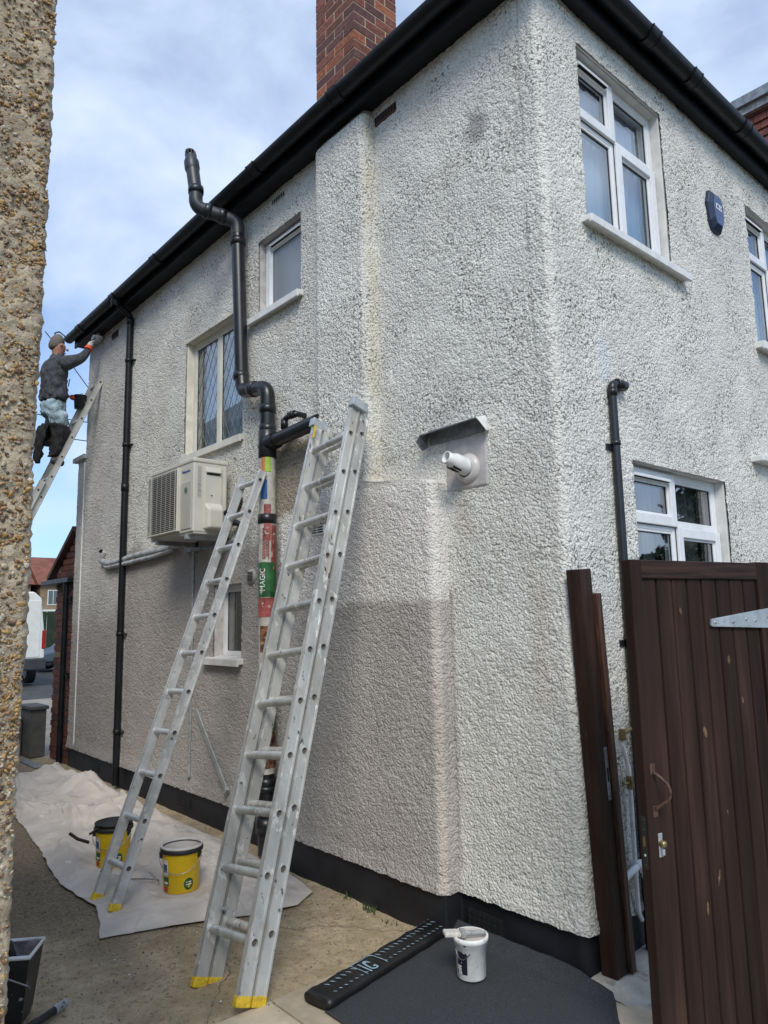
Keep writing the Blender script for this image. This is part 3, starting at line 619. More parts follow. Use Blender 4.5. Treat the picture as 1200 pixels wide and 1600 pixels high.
def upvc(fr, u0, u1, z0, z1, d, mull, trans, gl, frame='upvc'):
    w = .045; hm = .028
    bars = [((mull-hm, z0+w), (mull+hm, z1-w)), ((u0+w, trans-hm), (mull-hm, trans+hm)), ((mull+hm, trans-hm), (u1-w, trans+hm))]
    r = frame_part(fr, u0, u1, z0, z1, d, bars, frame, w)
    n = -d
    pane(r, fr, u0+w, mull-hm, trans+hm, z1-w, n, gl[0], frame, True, True)
    pane(r, fr, mull+hm, u1-w, trans+hm, z1-w, n, gl[1], frame)
    pane(r, fr, u0+w, mull-hm, z0+w, trans-hm, n, gl[2], frame)
    pane(r, fr, mull+hm, u1-w, z0+w, trans-hm, n, gl[3], frame, True)
    return r
D = .055
u0, u1, z0, z1 = front_op[0]; w_ = upvc(FR, u0, u1, z0, z1, D, .805, 4.385, ('clear',)*4); curtain(w_, FR, u0-.02, u1+.02, z0, z1, -.14); reveal(w_, FR, u0, u1, z0, z1, D, head=.012); sill(w_, FR, u0-.05, u1+.14, z0+.005, .08, 'white', .036)
u0, u1, z0, z1 = front_op[1]; w_ = upvc(FR, u0, u1, z0, z1, D, 3.0, 4.26, ('clear',)*4); curtain(w_, FR, u0-.02, u1+.02, z0, z1, -.14); reveal(w_, FR, u0, u1, z0, z1, D, head=.012); sill(w_, FR, u0-.05, u1+.14, z0+.005, .085, 'white', .05)
u0, u1, z0, z1 = front_op[2]; w_ = upvc(FR, u0, u1, z0, z1, D, 1.195, 2.09, ('clear',)*4); curtain(w_, FR, u1-.30, u1, z0, z1, -.20, 'frame_reflection', .014, .09); curtain(w_, FR, u0+.46, u0+.60, z0, z1, -.22, 'frame_reflection', .014, .09); reveal(w_, FR, u0, u1, z0, z1, D, head=.014); sill(w_, FR, u0-.05, u1+.14, z0+.005, .085, 'white', .05)  # two pale strips stand in for the inner frame reflected in the panes
# small top window on the side wall
u0, u1, z0, z1 = side_op[0]
w_ = frame_part(SD, u0, u1, z0, z1, .06, [], 'upvc', .03); pane(w_, SD, u0+.04, u1-.04, z0+.04, z1-.04, -.06, 'glass_frost', 'upvc', True, True); reveal(w_, SD, u0, u1, z0, z1, .06, 'smooth_grey', head=.012); sill(w_, SD, u0-.03, u1+.12, z0+.005, .075, 'white', .045)
# leaded window
u0, u1, z0, z1 = side_op[1]
w_ = frame_part(SD, u0, u1, z0, z1, .06, [((3.50, z0+.05), (3.555, z1-.05))], 'upvc_cream', .05)
for (a, b, sash) in ((u0+.05, 3.50, False), (3.555, u1-.05, False)):
    q = pane(w_, SD, a, b, z0+.05, z1-.05, -.06, 'clear', 'upvc_cream')
    mb = MB(); pw, ph = .098, .168
    ua, ub, za, zb_, nn = q
    for sg in (1, -1):
        for i in range(-14, 18):
            pts = []   # line u = ua + i*pw + sg*(z-za)*pw/ph
            for zq in np.linspace(za, zb_, 60):
                uq = ua+i*pw+sg*(zq-za)*pw/ph
                if ua <= uq <= ub: pts.append((uq, zq))
            if len(pts) > 2:
                (ux, zx), (uy, zy) = pts[0], pts[-1]
                mb.tube([(-nn-.0015, ux, zx), (-nn-.0015, uy, zy)], .0024, 4, cap=False)
    mb.build('lead_lattice', 'lead', w_)
curtain(w_, SD, u0, u1, z0, z1, -.19, 'curtain', .012, .09); reveal(w_, SD, u0, u1, z0, z1, .06, 'smooth_cream', head=.018); sill(w_, SD, u0-.02, u1+.03, z0+.008, .06, 'upvc_cream', .05)  # full-width curtain added to make the panes pale, in place of their reflection
# narrow ground floor window
u0, u1, z0, z1 = side_op[2]
w_ = frame_part(SD, u0, u1, z0, z1, .07, [], 'upvc', .045); pane(w_, SD, u0+.045, u1-.045, z0+.045, z1-.045, -.07, 'clear', 'upvc'); reveal(w_, SD, u0, u1, z0, z1, .07, 'smooth_grey'); sill(w_, SD, u0-.03, u1+.10, z0+.008, .075, 'smooth', .045)
# canopy ledge at the right
MB().box((2.20, -.10, 2.60), (3.6, 0, 2.64)).build('door_canopy', 'white', house, bev=.006)
# ------------------------------------------------------------------ eaves
MB().box((-.135, -.07, 4.945), (.3, 6.78, 4.965)).build('soffit_board', 'blackpaint', house)
MB().box((.3, -.07, 4.945), (6.1, .3, 4.965)).build('soffit_board', 'blackpaint', house)
MB().box((-.160, -.095, 4.93), (-.137, 6.80, 5.12)).build('fascia', 'blackpaint', house, bev=.003)
MB().box((-.137, -.095, 4.93), (6.1, -.072, 5.12)).build('fascia', 'blackpaint', house, bev=.003)
def gutter(o, an, along, l0, l1, joints):
    prof = [(.060*math.cos(a), .060*math.sin(a)) for a in np.linspace(math.pi, 2*math.pi, 15)]
    g = MB().extr(prof, o, an, Z_, along, l0, l1).build('gutter', 'blackplastic', house, smooth=False)
    for q in joints:
        pr = [(.067*math.cos(a), .067*math.sin(a)) for a in np.linspace(math.pi, 2*math.pi, 15)]
        m = MB().extr(pr, o, an, Z_, along, q-.05, q+.05); m.extr([(x*1.05, y*1.05) for x, y in pr], o, an, Z_, along, q-.052, q-.04); m.extr([(x*1.05, y*1.05) for x, y in pr], o, an, Z_, along, q+.04, q+.052)
        m.build('gutter_joint', 'blackplastic', g)
gutter(Vector((-.222, 0, 5.045)), -X_, Y_, -.19, 6.82, (1.42, 2.45, 4.25, 5.3, 6.35))
gutter(Vector((0, -.158, 5.045)), -Y_, X_, -.25, 6.1, (.92, 1.45, 2.22, 3.9))
# roof
rb = [(-.20, -.14, 5.10), (6.2, -.14, 5.10), (6.2, 6.85, 5.10), (-.20, 6.85, 5.10)]
MB().add(rb+[(3.0, 3.3, 7.75), (6.2, 3.3, 7.75)], [(0, 1, 5, 4), (1, 2, 5), (2, 3, 4, 5), (3, 0, 4), (3, 2, 1, 0)]).build('roof', 'rooftile', house)
# chimney stack, brick by brick
cx0, cy0 = .20, 1.758; uW, uL = .110, .120
stack = MB().box((cx0+.003, cy0+.003, 5.0), (cx0+4*uW-.003, cy0+4*uL-.003, 7.02)).build('chimney_stack', 'mortar', house)
gap = .013
bms = {}
def brick(x0_, y0_, x1_, y1_, z_):
    key = (round(x1_-x0_, 3), round(y1_-y0_, 3)); c_ = Vector(((x0_+x1_)/2, (y0_+y1_)/2, z_))
    mname = random.choices(('brick_a', 'brick_b', 'brick_c'), (5, 3, 2))[0]
    kk = key+(mname,)
    if kk not in bms:
        a, b = key[0]/2, key[1]/2
        o = MB().box((-a, -b, 0), (a, b, .0655)).build('brick', mname, stack); bms[kk] = o.data
    else:
        o = bpy.data.objects.new('brick', bms[kk]); COL.objects.link(o); o.parent = stack
    o.location = c_-wloc(stack)+Vector((random.uniform(-.0015, .0015), random.uniform(-.0015, .0015), 0))
W4, L4 = 4*uW, 4*uL
for ci in range(26):
    z_ = 5.0+ci*.0778
    if ci % 2 == 0:
        for sx_ in (0, 1):
            xa = cx0 if sx_ == 0 else cx0+3*uW
            for q in (0, 2): brick(xa, cy0+q*uL+(gap/2 if q else 0), xa+uW, cy0+(q+2)*uL-(gap/2 if not q else 0), z_)
        for sy_ in (0, 1):
            ya = cy0 if sy_ == 0 else cy0+3*uL
            brick(cx0+uW+gap, ya, cx0+3*uW-gap, ya+uL, z_)
    else:
        for sy_ in (0, 1):
            ya = cy0 if sy_ == 0 else cy0+3*uL
            for q in (0, 2): brick(cx0+q*uW+(gap/2 if q else 0), ya, cx0+(q+2)*uW-(gap/2 if not q else 0), ya+uL, z_)
        for sx_ in (0, 1):
            xa = cx0 if sx_ == 0 else cx0+3*uW
            brick(xa, cy0+uL+gap, xa+uW, cy0+3*uL-gap, z_)
# air bricks and vents
def airbrick(y0_, y1_, z0_, z1_, x, mat, slots, name='air_brick'):
    a = MB().box((x-.010, y0_, z0_), (x+.02, y1_, z1_)).build(name, mat, house, bev=.003)
    nr = 1 if slots > 0 else 3
    mb = MB(); n = abs(slots)
    for r_ in range(nr):
        for i in range(n):
            yc = y0_+(i+.5)*(y1_-y0_)/n; hz = (z1_-z0_)/nr
            mb.box((x-.0115, yc-.3*(y1_-y0_)/n, z0_+r_*hz+.18*hz), (x-.004, yc+.3*(y1_-y0_)/n, z0_+r_*hz+.82*hz))
    mb.build('slot', 'dark', a)
airbrick(1.07, 1.28, 4.81, 4.875, -.016, 'terracotta', 8)
airbrick(2.36, 2.54, 4.84, 4.895, -.014, 'smooth_grey', 7)
airbrick(5.74, 5.93, 4.79, 4.87, -.016, 'terracotta', 6)
airbrick(.47, .70, .055, .135, -.004, 'plinth', -7)
airbrick(3.80, 4.05, .06, .13, .000, 'plinth', -6)
airbrick(5.90, 6.1, .06, .13, .000, 'plinth', -6)
pv = MB().box((-.142, 1.72, 2.14), (-.11, 1.88, 2.24)).build('white_vent', 'white', house, bev=.004)
mb = MB()
for i in range(5):
    for q in range(2): mb.box((-.1435, 1.735+q*.068, 2.152+i*.016), (-.139, 1.735+q*.068+.058, 2.152+i*.016+.009))
mb.build('vent_slot', 'dark', pv)
rv = MB().lathe((-.018, 2.81, 1.93), [(.0, -.02), (.055, -.02), (.058, -.005), (.058, .0)][::-1], 24, axis=X_).build('round_vent', 'smooth_grey', house)
mb = MB()
for i in range(7): mb.box((-.0415, 2.775, 1.895+i*.011), (-.036, 2.845, 1.899+i*.011))
mb.build('vent_slot', 'dark', rv)
hp = MB().box((-.028, 1.66, 2.44), (-.0, 1.90, 2.75)).build('access_hatch', 'smooth_grey', house, bev=.003)
MB().box((-.035, 1.70, 2.57), (-.029, 1.86, 2.735)).build('hatch_panel', 'smooth_grey', hp, bev=.003)
# smooth patch round the flue
mb = MB().box((-.026, .435, 2.275), (-.0, .735, 2.56)); mb.build('render_patch', 'smooth_grey', house, bev=.012)
# ================================================================== NEIGHBOUR'S PEBBLEDASHED WALL
ext = thing('pebbledash_extension', 'sandy pebbledashed wall end standing close on the left edge', 'building', (-3.6, .2, 0))
NX, NY = -2.566, -.83
gx = np.concatenate([np.linspace(-4.6, -3.0, 12)[:-1], np.arange(-3.0, NX-.02, .004)]); gz = np.concatenate([np.linspace(0, .4, 8)[:-1], np.arange(.4, 2.9, .004)])
arc_n = np.linspace(0, math.pi/2, 6)[1:]
pxn = np.concatenate([gx, NX-.015+.015*np.sin(arc_n), np.full(10, NX)]); pyn = np.concatenate([np.full(len(gx), NY), NY+.015-.015*np.cos(arc_n), np.linspace(NY+.05, 1.5, 10)])
nxn = np.concatenate([0*gx, np.sin(arc_n), np.ones(10)]); nyn = np.concatenate([0*gx-1, -np.cos(arc_n), np.zeros(10)])
UU, VV = np.meshgrid(pxn+pyn, gz, indexing='ij')
d = .004*perlin(UU*22, VV*22, 81)+.0045*perlin(UU*60, VV*60, 82)+.0035*perlin(UU*120, VV*120, 83)+.006*perlin(UU*2, VV*3.1, 84)
PN = np.stack([pxn[:, None]+nxn[:, None]*d, pyn[:, None]+nyn[:, None]*d, VV], -1)
grid_object('rendered_wall', PN, 'sand_render', ext)
MB().box((-4.6, -.80, 0), (NX-.03, 1.5, 2.88)).build('core_wall', 'sand_render', ext)
MB().box((-4.7, -.90, 2.90), (NX+.05, 1.6, 3.05)).build('roof_edge', 'blackpaint', ext)
# pebbles
def ico(sub, seed):
    bm = bmesh.new(); bmesh.ops.create_icosphere(bm, subdivisions=sub, radius=1); rs = np.random.RandomState(seed)
    for v in bm.verts:
        v.co *= 1+rs.uniform(-.30, .22)
    V = np.array([v.co[:] for v in bm.verts]); F = [tuple(x.index for x in f.verts) for f in bm.faces]; bm.free(); return V, F
peb = []
rs = np.random.RandomState(5)
while len(peb) < 13000:
    x = rs.uniform(-2.83, NX-.004) if rs.rand() < .75 else rs.uniform(-2.70, NX-.004); z = rs.uniform(.75, 2.85)
    dens = .52+.9*perlin(np.array([x*9.]), np.array([z*7.]), 91)[0]
    if rs.rand() > dens: continue
    s = rs.gamma(4, .00050)+.0009; s = min(s, .0046)
    peb.append((x, z, s))
def pmat(s):
    a = Matrix.Rotation(rs.uniform(-.5, .5), 3, 'Y') @ Matrix.Rotation(rs.uniform(-.5, .5), 3, 'X') @ Matrix.Rotation(rs.uniform(0, 6.28), 3, 'Y')
    return a, (s*rs.uniform(.9, 1.7), s*rs.uniform(.55, .85), s*rs.uniform(.5, .95))
def vis_size(p):
    X_v = -2.655+(p[1]-2.6)*(-.052)-.01
    return (-p[2]) if (p[0] > X_v and 1.02 < p[1] < 2.68) else 1
peb.sort(key=vis_size)
variants = []
for i in range(6):
    V, F = ico(2, i); me = bpy.data.meshes.new('pebble'); me.from_pydata([tuple(v) for v in V], [], F); me.materials.append(mt['pebble'])
    me.polygons.foreach_set('use_smooth', [True]*len(F)); variants.append(me)
for i, (x, z, s) in enumerate(peb[:300]):
    o = bpy.data.objects.new('pebble', variants[i % 6]); COL.objects.link(o); o.parent = ext
    a, sc3 = pmat(s); o.rotation_euler = a.to_euler(); o.scale = sc3; o.location = Vector((x, NY-.002+.30*s, z))-wloc(ext)
V1, F1 = ico(1, 9); F1 = np.array(F1); AV = []; AF = []; AT = []
for i, (x, z, s) in enumerate(peb[300:]):
    a, sc3 = pmat(s); A3 = np.array(a); P_ = (V1*np.array(sc3))@A3.T+np.array((x, NY-.002+.30*s, z))
    AF.append(F1+len(AV)*len(V1)); AV.append(P_); AT.append(np.full(len(V1), rs.rand()))
AV = np.concatenate(AV); AF = np.concatenate(AF); AT = np.concatenate(AT)
me = bpy.data.meshes.new('small_pebbles'); me.from_pydata([tuple(v) for v in AV-np.array(ext.location)], [], [tuple(f) for f in AF])
at = me.attributes.new('tone', 'FLOAT', 'POINT'); at.data.foreach_set('value', AT.astype(np.float32)); me.materials.append(mt['pebble_mass'])
me.polygons.foreach_set('use_smooth', [True]*len(AF))
o = bpy.data.objects.new('small_pebbles', me); COL.objects.link(o); o.parent = ext; o['kind'] = 'stuff'
# the neighbour's house across the side passage (seen in the leaded glass)
nh = thing('neighbour_house', 'pale two storey house across the passage, mirrored in the leaded window', 'house', (-6.6, 7, 0))
MB().box((-10, 2.2, 0), (-3.25, 11.5, 5.0)).build('wall', 'sand_render', nh)
MB().add([(-10.3, 1.9, 5), (-2.95, 1.9, 5), (-2.95, 11.8, 5), (-10.3, 11.8, 5), (-6.6, 5.2, 8.1), (-6.6, 8.6, 8.1)], [(0, 1, 4), (1, 2, 5, 4), (2, 3, 5), (3, 0, 4, 5), (3, 2, 1, 0)]).build('roof', 'rooftile', nh)

# ================================================================== PIPES ON THE HOUSE
def arc_pts(p, q, r_, n=7):
    return None
def bend(pts, r=.06, n=6):
    """round the inner corners of a polyline"""
    pts = [Vector(p) for p in pts]; out = [pts[0]]
    for a, b, c in zip(pts[:-2], pts[1:-1], pts[2:]):
        d1 = (a-b).normalized(); d2 = (c-b).normalized(); rr = min(r, (a-b).length*.49, (c-b).length*.49)
        s, e = b+d1*rr, b+d2*rr
        for i in range(n+1):
            t = i/n; out.append(s*(1-t)**2+b*2*t*(1-t)+e*t*t)
    return out+[pts[-1]]
rp = thing('rainwater_pipe', 'tall black rainwater downpipe running the full height beyond the air conditioner', 'downpipe', (-.06, 5.30, 0))
MB().tube(bend([(-.200, 5.30, 5.0), (-.200, 5.30, 4.95), (-.06, 5.30, 4.86), (-.06, 5.30, .03)], .04), .034, 14).build('pipe', 'blackplastic', rp)
MB().lathe((-.222, 5.30, 4.93), [(.05, .07), (.05, 0), (.04, -.01)], 16).build('outlet', 'blackplastic', rp)
for z in (4.36, 3.44, 1.49, .54): b_ = MB().lathe((-.06, 5.30, z), [(.034, -.02), (.041, -.02), (.041, .02), (.034, .02)], 14).box((-.06, 5.235, z-.008), (.0, 5.265, z+.008)); b_.tube([(-.02, 5.22, z), (-.05, 5.235, z)], .008, 6); b_.build('bracket', 'blackplastic', rp)
for z in (2.99, 4.80): MB().lathe((-.06, 5.30, z), [(.034, -.04), (.039, -.04), (.040, .04), (.034, .04)], 14).build('collar', 'blackplastic', rp)

so = thing('soil_pipe', 'thick black soil stack with vent top above the gutter and bag wrapped lower length', 'soil pipe', (-.12, 2.44, 0))
SX, SY, SR = -.12, 2.44, .055
MB().tube(bend([(SX, SY, 2.78), (SX, SY, 3.31), (SX, SY+.36, 3.37), (SX, SY+.38, 3.48)], .09), SR, 20).build('lower_bend', 'soil', so)
MB().tube([(SX, 2.82, 3.45), (SX, 2.905, 4.72)], SR-.002, 20).build('stack_pipe', 'soil', so)
MB().tube(bend([(SX, 2.905, 4.72), (SX, 2.91, 4.84), (-.43, 3.04, 4.915), (-.43, 3.04, 5.05)], .09), SR, 20).build('upper_bend', 'greyplastic', so)
vp_ = MB().tube([(-.43, 3.04, 5.03), (-.447, 3.085, 5.30)], SR-.002, 20).build('vent_pipe', 'greyplastic', so)
cw = MB().lathe((-.445, 3.083, 5.27), [(.057, -.02), (.061, 0), (.061, .06), (.046, .10), (.044, .12)], 20, axis=Vector((-.06, .14, 1))).build('vent_cowl', 'greyplastic', so)
mb = MB()
for i in range(10):
    a = i*2*math.pi/10; mb.tube([(-.452+.044*math.cos(a), 3.099+.044*math.sin(a), 5.385), (-.455+.038*math.cos(a), 3.105+.038*math.sin(a), 5.43)], .0055, 5)
mb.lathe((-.455, 3.105, 5.425), [(.04, 0), (.036, .012), (.001, .016)], 16); mb.build('cowl_cage', 'greyplastic', cw)
for (c_, ax) in (((SX, 2.83, 3.50), Z_), ((SX, 2.90, 4.66), Z_), ((SX, SY, 3.14), Z_), ((SX, SY+.20, 3.345), Vector((0, .98, .17))), ((-.235, 2.955, 4.868), Vector((-.9, .38, .22))), ((-.34, 3.005, 4.895), Vector((-.9, .38, .22))), ((-.43, 3.04, 5.06), Z_), ((SX, SY, 2.99), Z_)):
    MB().lathe(c_, [(SR-.004, -.03), (SR+.006, -.03), (SR+.008, .0), (SR+.006, .028), (SR-.004, .03)], 20, axis=ax).build('socket_ring', 'soil', so)
MB().lathe((SX, SY, 2.88), [(SR, -.12), (SR+.012, -.11), (SR+.012, .09), (SR, .10)], 20).tube([(SX, SY+.02, 2.87), (SX, SY+.09, 2.87)], .03, 12).tube([(SX, SY, 2.875), (SX, SY-.12, 2.885)], SR+.008, 18).build('branch_fitting', 'soil', so)
MB().tube([(SX, SY-.08, 2.88), (-.125, 1.80, 2.905)], SR-.004, 20).build('branch_pipe', 'soil', so)
MB().tube(bend([(-.11, 2.23, 2.92), (-.11, 2.23, 3.02), (-.11, 2.10, 3.03), (.0, 2.10, 3.03)], .03), .020, 12).lathe((-.11, 2.23, 2.985), [(.02, -.035), (.027, -.035), (.027, .03), (.02, .03)], 12).lathe((-.11, 2.13, 3.028), [(.02, -.03), (.028, -.03), (.028, .03), (.02, .03)], 12, axis=Y_).build('waste_elbow', 'soil', so)
# bag wrapped around the lower length, band by band
def wrapband(z0, z1, mat, name='bag_wrap', a0=0, a1=2*math.pi, dr=.0, seed=0):
    nz, na = max(3, int((z1-z0)/.02)), 34
    TH = np.linspace(a0, a1, na); ZQ = np.linspace(z0, z1, nz); T, Q = np.meshgrid(TH, ZQ, indexing='ij')
    r_ = SR+.005+dr+.0035*perlin(T*1.6+seed, Q*22, 101)+.0022*perlin(T*4, Q*55, 102)
    P_ = np.stack([SX+r_*np.cos(T), SY+r_*np.sin(T), Q+.006*perlin(T*1.5, Q*8, 103)], -1)
    return grid_object(name, P_, mat, so)
wrapband(.56, 2.80, 'wrap')
A0, A1 = R(120), R(345)   # the side seen from the yard
for i, (z0_, z1_, m_, a0_, a1_) in enumerate(((2.60, 2.785, 'wrap_orange', 195, 222), (2.66, 2.785, 'wrap_lime', 222, 262), (2.46, 2.60, 'blue_label', 190, 238), (2.16, 2.42, 'wrap_red', 215, 262), (1.95, 2.27, 'wrap_red', 265, 330), (1.76, 2.005, 'wrap_green', 120, 345), (1.62, 1.755, 'wrap_red', 120, 345), (1.38, 1.56, 'wrap_bark', 190, 330), (1.31, 1.355, 'red_label', 215, 240), (.84, 1.16, 'wrap_green', 120, 345), (.60, .84, 'wrap_bark', 120, 345))):
    wrapband(z0_, z1_, m_, 'bag_print', R(a0_), R(a1_), .0022, i)
def on_pipe(v0, a_mid, dr=.0105):
    def f(c): # text x runs up the pipe, text y runs round it
        a = a_mid-c.y/SR
        r_ = SR+dr+c.z
        return Vector((SX+r_*math.cos(a), SY+r_*math.sin(a), v0+c.x))
    return f
text_mesh('MAGIC', .052, (0, 0, 0), Z_, Y_, 'bag_lettering', 'text_white', so, .0006, on_pipe(1.80, R(225)))
mb = MB(); rs_ = random.Random(4)
for (zb0, zb1, a0_) in ((2.03, 2.25, 212), (2.03, 2.22, 224), (2.05, 2.25, 236), (2.03, 2.20, 246)):
    f_ = on_pipe(0, R(a0_)); z_ = zb0
    while z_ < zb1:
        l_ = rs_.uniform(.010, .026); mb.add([f_(Vector((z_+x, y, 0))) for x, y in ((0, -.004), (l_, -.004), (l_, .004), (0, .004))], [(0, 1, 2, 3)]); z_ += l_+.006
mb.build('bag_small_print', 'wrap_red', so)['kind'] = 'stuff'
MB().lathe((SX, SY, 2.32), [(SR+.004, -.035), (SR+.013, -.033), (SR+.014, .0), (SR+.013, .033), (SR+.004, .035)], 22).build('tape_band', 'soil', so)
MB().tube([(SX, SY, .03), (SX, SY, .58)], SR+.002, 20).lathe((SX, SY, .50), [(SR, -.03), (SR+.013, -.03), (SR+.013, .03), (SR, .03)], 20).lathe((SX, SY, .22), [(SR, -.05), (SR+.018, -.05), (SR+.018, .05), (SR, .05)], 20).build('foot_socket', 'soil', so)
for z in (.46,): MB().box((SX, SY-.10, z-.02), (-.01, SY-.075, z+.02)).lathe((SX, SY, z), [(SR+.006, -.018), (SR+.016, -.018), (SR+.016, .018), (SR+.006, .018)], 20).build('pipe_clip', 'soil', so) if z != 1.58 else None

op = thing('waste_pipe', 'slim black waste pipe with an elbow entering the front wall above the gate', 'pipe', (.49, -.04, 0))
MB().tube(bend([(.435, -.045, .03), (.435, -.045, 2.79), (.52, -.045, 2.80)], .03), .0215, 14).build('pipe', 'soil', op)
MB().lathe((.435, -.045, 2.745), [(.0215, -.02), (.027, -.02), (.027, .02), (.0215, .02)], 14).lathe((.51, -.045, 2.80), [(.0215, -.03), (.028, -.03), (.029, .05), (.022, .05)], 14, axis=X_).build('elbow_socket', 'soil', op)
MB().lathe((.435, -.045, 2.47), [(.0215, -.012), (.0265, -.012), (.0265, .012), (.0215, .012)], 14).box((.38, -.03, 2.465), (.435, -.0, 2.435)).build('pipe_clip', 'soil', op)
MB().lathe((.435, -.045, 1.47), [(.0215, -.012), (.0265, -.012), (.0265, .012), (.0215, .012)], 14).box((.38, -.03, 1.465), (.435, -.0, 1.435)).build('pipe_clip', 'soil', op)
gp = thing('water_pipe', 'thin white painted supply pipe with brass fittings beside the gate edge', 'pipe', (.32, -.06, 0))
MB().tube(bend([(.30, -.05, 1.02), (.30, -.05, .98), (.345, -.05, .86), (.345, -.05, .22), (.37, -.05, .18)], .03), .0105, 10).build('pipe', 'whitepipe', gp)
MB().tube([(.30, -.055, 1.00), (.30, -.055, 1.05)], .018, 8).tube([(.30, -.06, 1.035), (.36, -.06, 1.045)], .012, 8).build('brass_fitting', 'brass', gp)
MB().tube([(.345, -.05, .77), (.345, -.05, .83)], .017, 8).tube([(.345, -.05, .80), (.29, -.05, .80)], .008, 8).build('brass_fitting', 'brass', gp)
ov = thing('overflow_pipe', 'white plastic pipe elbow turning down to the pale mortar by the posts', 'pipe', (.38, -.07, 0))
MB().tube(bend([(.22, -.05, .385), (.375, -.065, .435), (.405, -.08, .30), (.47, -.10, .03)], .03), .0155, 12).build('pipe', 'whitepipe', ov)
MB().tube(bend([(.345, -.062, .424), (.375, -.065, .435), (.384, -.069, .395)], .025), .0195, 12).build('elbow', 'whitepipe', ov)

cb = thing('pipe_trunking', 'sagging bundle of weathered white trunking behind the rainwater pipe', 'trunking', (-.05, 4.9, 2.2))
MB().tube(bend([(-.02, 5.90, 2.37), (-.04, 5.97, 2.28), (-.05, 5.70, 2.22), (-.05, 4.9, 2.26), (-.06, 4.2, 2.26), (-.06, 4.02, 2.29)], .09), .030, 10).build('upper_sleeve', 'trunk_white', cb)
MB().tube(bend([(-.02, 5.93, 2.28), (-.05, 5.80, 2.19), (-.06, 5.2, 2.195), (-.06, 4.5, 2.215), (-.06, 4.10, 2.25)], .08), .022, 10).build('lower_sleeve', 'trunk_white', cb)
MB().disc((-.05, 5.95, 2.38), (0, .9, .5), .022, 10).build('open_end', 'dark', cb)
cd = MB().tube([(-.03, 3.78, 2.22), (-.03, 3.78, .66), (-.025, 3.80, .60), (-.03, 3.79, .32)], .013, 8).lathe((-.03, 3.79, .315), [(.013, 0), (.018, 0), (.018, .02)], 8).build('drain_hose', 'galv')
tag(cd, 'thin grey condensate hose hanging straight down below the air conditioner', 'hose')
sx_ = thing('metal_strip', 'bent grey metal strip slanting across the wall between the two ladders', 'strip', (-.03, 3.4, .3))
a_, b_ = Vector((-.03, 3.68, .865)), Vector((-.05, 3.13, .33)); ax = (b_-a_).normalized(); ay = Vector((1, 0, 0)); az = ax.cross(ay).normalized()
MB().obox(a_, ax, ay, az, (0, -.006, -.024), ((b_-a_).length, .006, .024)).build('flat_bar', 'pale_strip', sx_, bev=.002)
MB().obox(b_, ax, ay, az, (0, -.02, -.03), (.03, .008, .035)).build('end_plate', 'pale_strip', sx_, bev=.002)

fl = thing('boiler_flue', 'white angled flue terminal with side slots under the metal hood', 'flue', (-.1, .56, 2.37))
ax = Vector((-.93, .10, .27)).normalized()
c0 = Vector((-.02, .570, 2.385))
MB().lathe(c0-X_*.0, [(.082, -.0), (.084, .01), (.066, .028), (.05, .03)], 28, axis=-X_).build('collar', 'paint', fl)
tip = MB().lathe(c0, [(.048, .0), (.048, .07), (.045, .11), (.034, .135), (.034, .165), (.027, .165), (.027, .10)], 28, axis=ax).build('terminal', 'white', fl)
x1 = Z_.cross(ax).normalized(); y1_ = ax.cross(x1)
mb = MB()
for q in range(5):
    a = R(195+q*26); n_ = x1*math.cos(a)+y1_*math.sin(a); t_ = ax.cross(n_).normalized()
    mb.obox(c0+n_*.043, ax, t_, n_, (.065, -.006, -.003), (.118, .006, .0058))
mb.build('slot', 'dark', tip); MB().disc(c0+ax*.12, ax, .027, 16).build('bore', 'dark', tip)
hd = thing('flue_hood', 'small folded sheet metal hood fixed above the white flue', 'hood', (-.05, .62, 2.58))
MB().add([(-.012, .44, 2.655), (-.012, .86, 2.655), (-.115, .845, 2.612), (-.115, .425, 2.622), (-.012, .44, 2.650), (-.012, .86, 2.650), (-.113, .845, 2.607), (-.113, .425, 2.617)], [(0, 1, 2, 3), (7, 6, 5, 4), (0, 4, 5, 1), (1, 5, 6, 2), (2, 6, 7, 3), (3, 7, 4, 0)]).build('top_plate', 'zinc', hd)
MB().add([(-.012, .86, 2.655), (-.116, .845, 2.612), (-.122, .87, 2.575), (-.06, .885, 2.535), (-.012, .885, 2.56)], [(0, 1, 2, 3, 4), (4, 3, 2, 1, 0)]).build('end_flap', 'zinc', hd)
MB().add([(-.012, .438, 2.655), (-.116, .424, 2.623), (-.116, .40, 2.60), (-.06, .40, 2.555), (-.012, .42, 2.57)], [(0, 1, 2, 3, 4), (4, 3, 2, 1, 0)]).build('end_flap', 'white', hd)
MB().box((-.03, .45, 2.565), (-.012, .85, 2.652)).build('back_plate', 'zinc', hd)

# ================================================================== AIR CONDITIONER
ac = thing('air_conditioner', 'cream outdoor air conditioning unit hung on brackets under the leaded window', 'air conditioner', (-.25, 3.46, 2.2))
ax0, ax1, ay0, ay1, az0, az1 = -.385, -.095, 3.08, 3.86, 2.28, 2.855
case = MB().box((ax0, ay0, az0), (ax1, ay1, az1)).build('casing', 'ac', ac, bev=.012, seg=3)
MB().box((ax0-.006, ay0-.008, az1-.028), (ax1+.004, ay1+.008, az1+.006)).build('lid', 'ac', ac, bev=.008)
MB().box((ax0-.004, ay0+.245, az0+.035), (ax0+.02, ay1-.02, az1-.05)).build('grille_recess', 'ac_dark', ac)
gr = MB()
for i in range(31):
    z = az0+.045+i*(az1-az0-.105)/30; gr.tube([(ax0-.032, ay0+.225, z), (ax0-.038, ay0+.30, z), (ax0-.038, ay1-.03, z), (ax0-.01, ay1-.008, z)], .0026, 5)
    gr.tube([(ax0-.032, ay0+.225, z), (ax0-.002, ay0+.218, z)], .0026, 5)
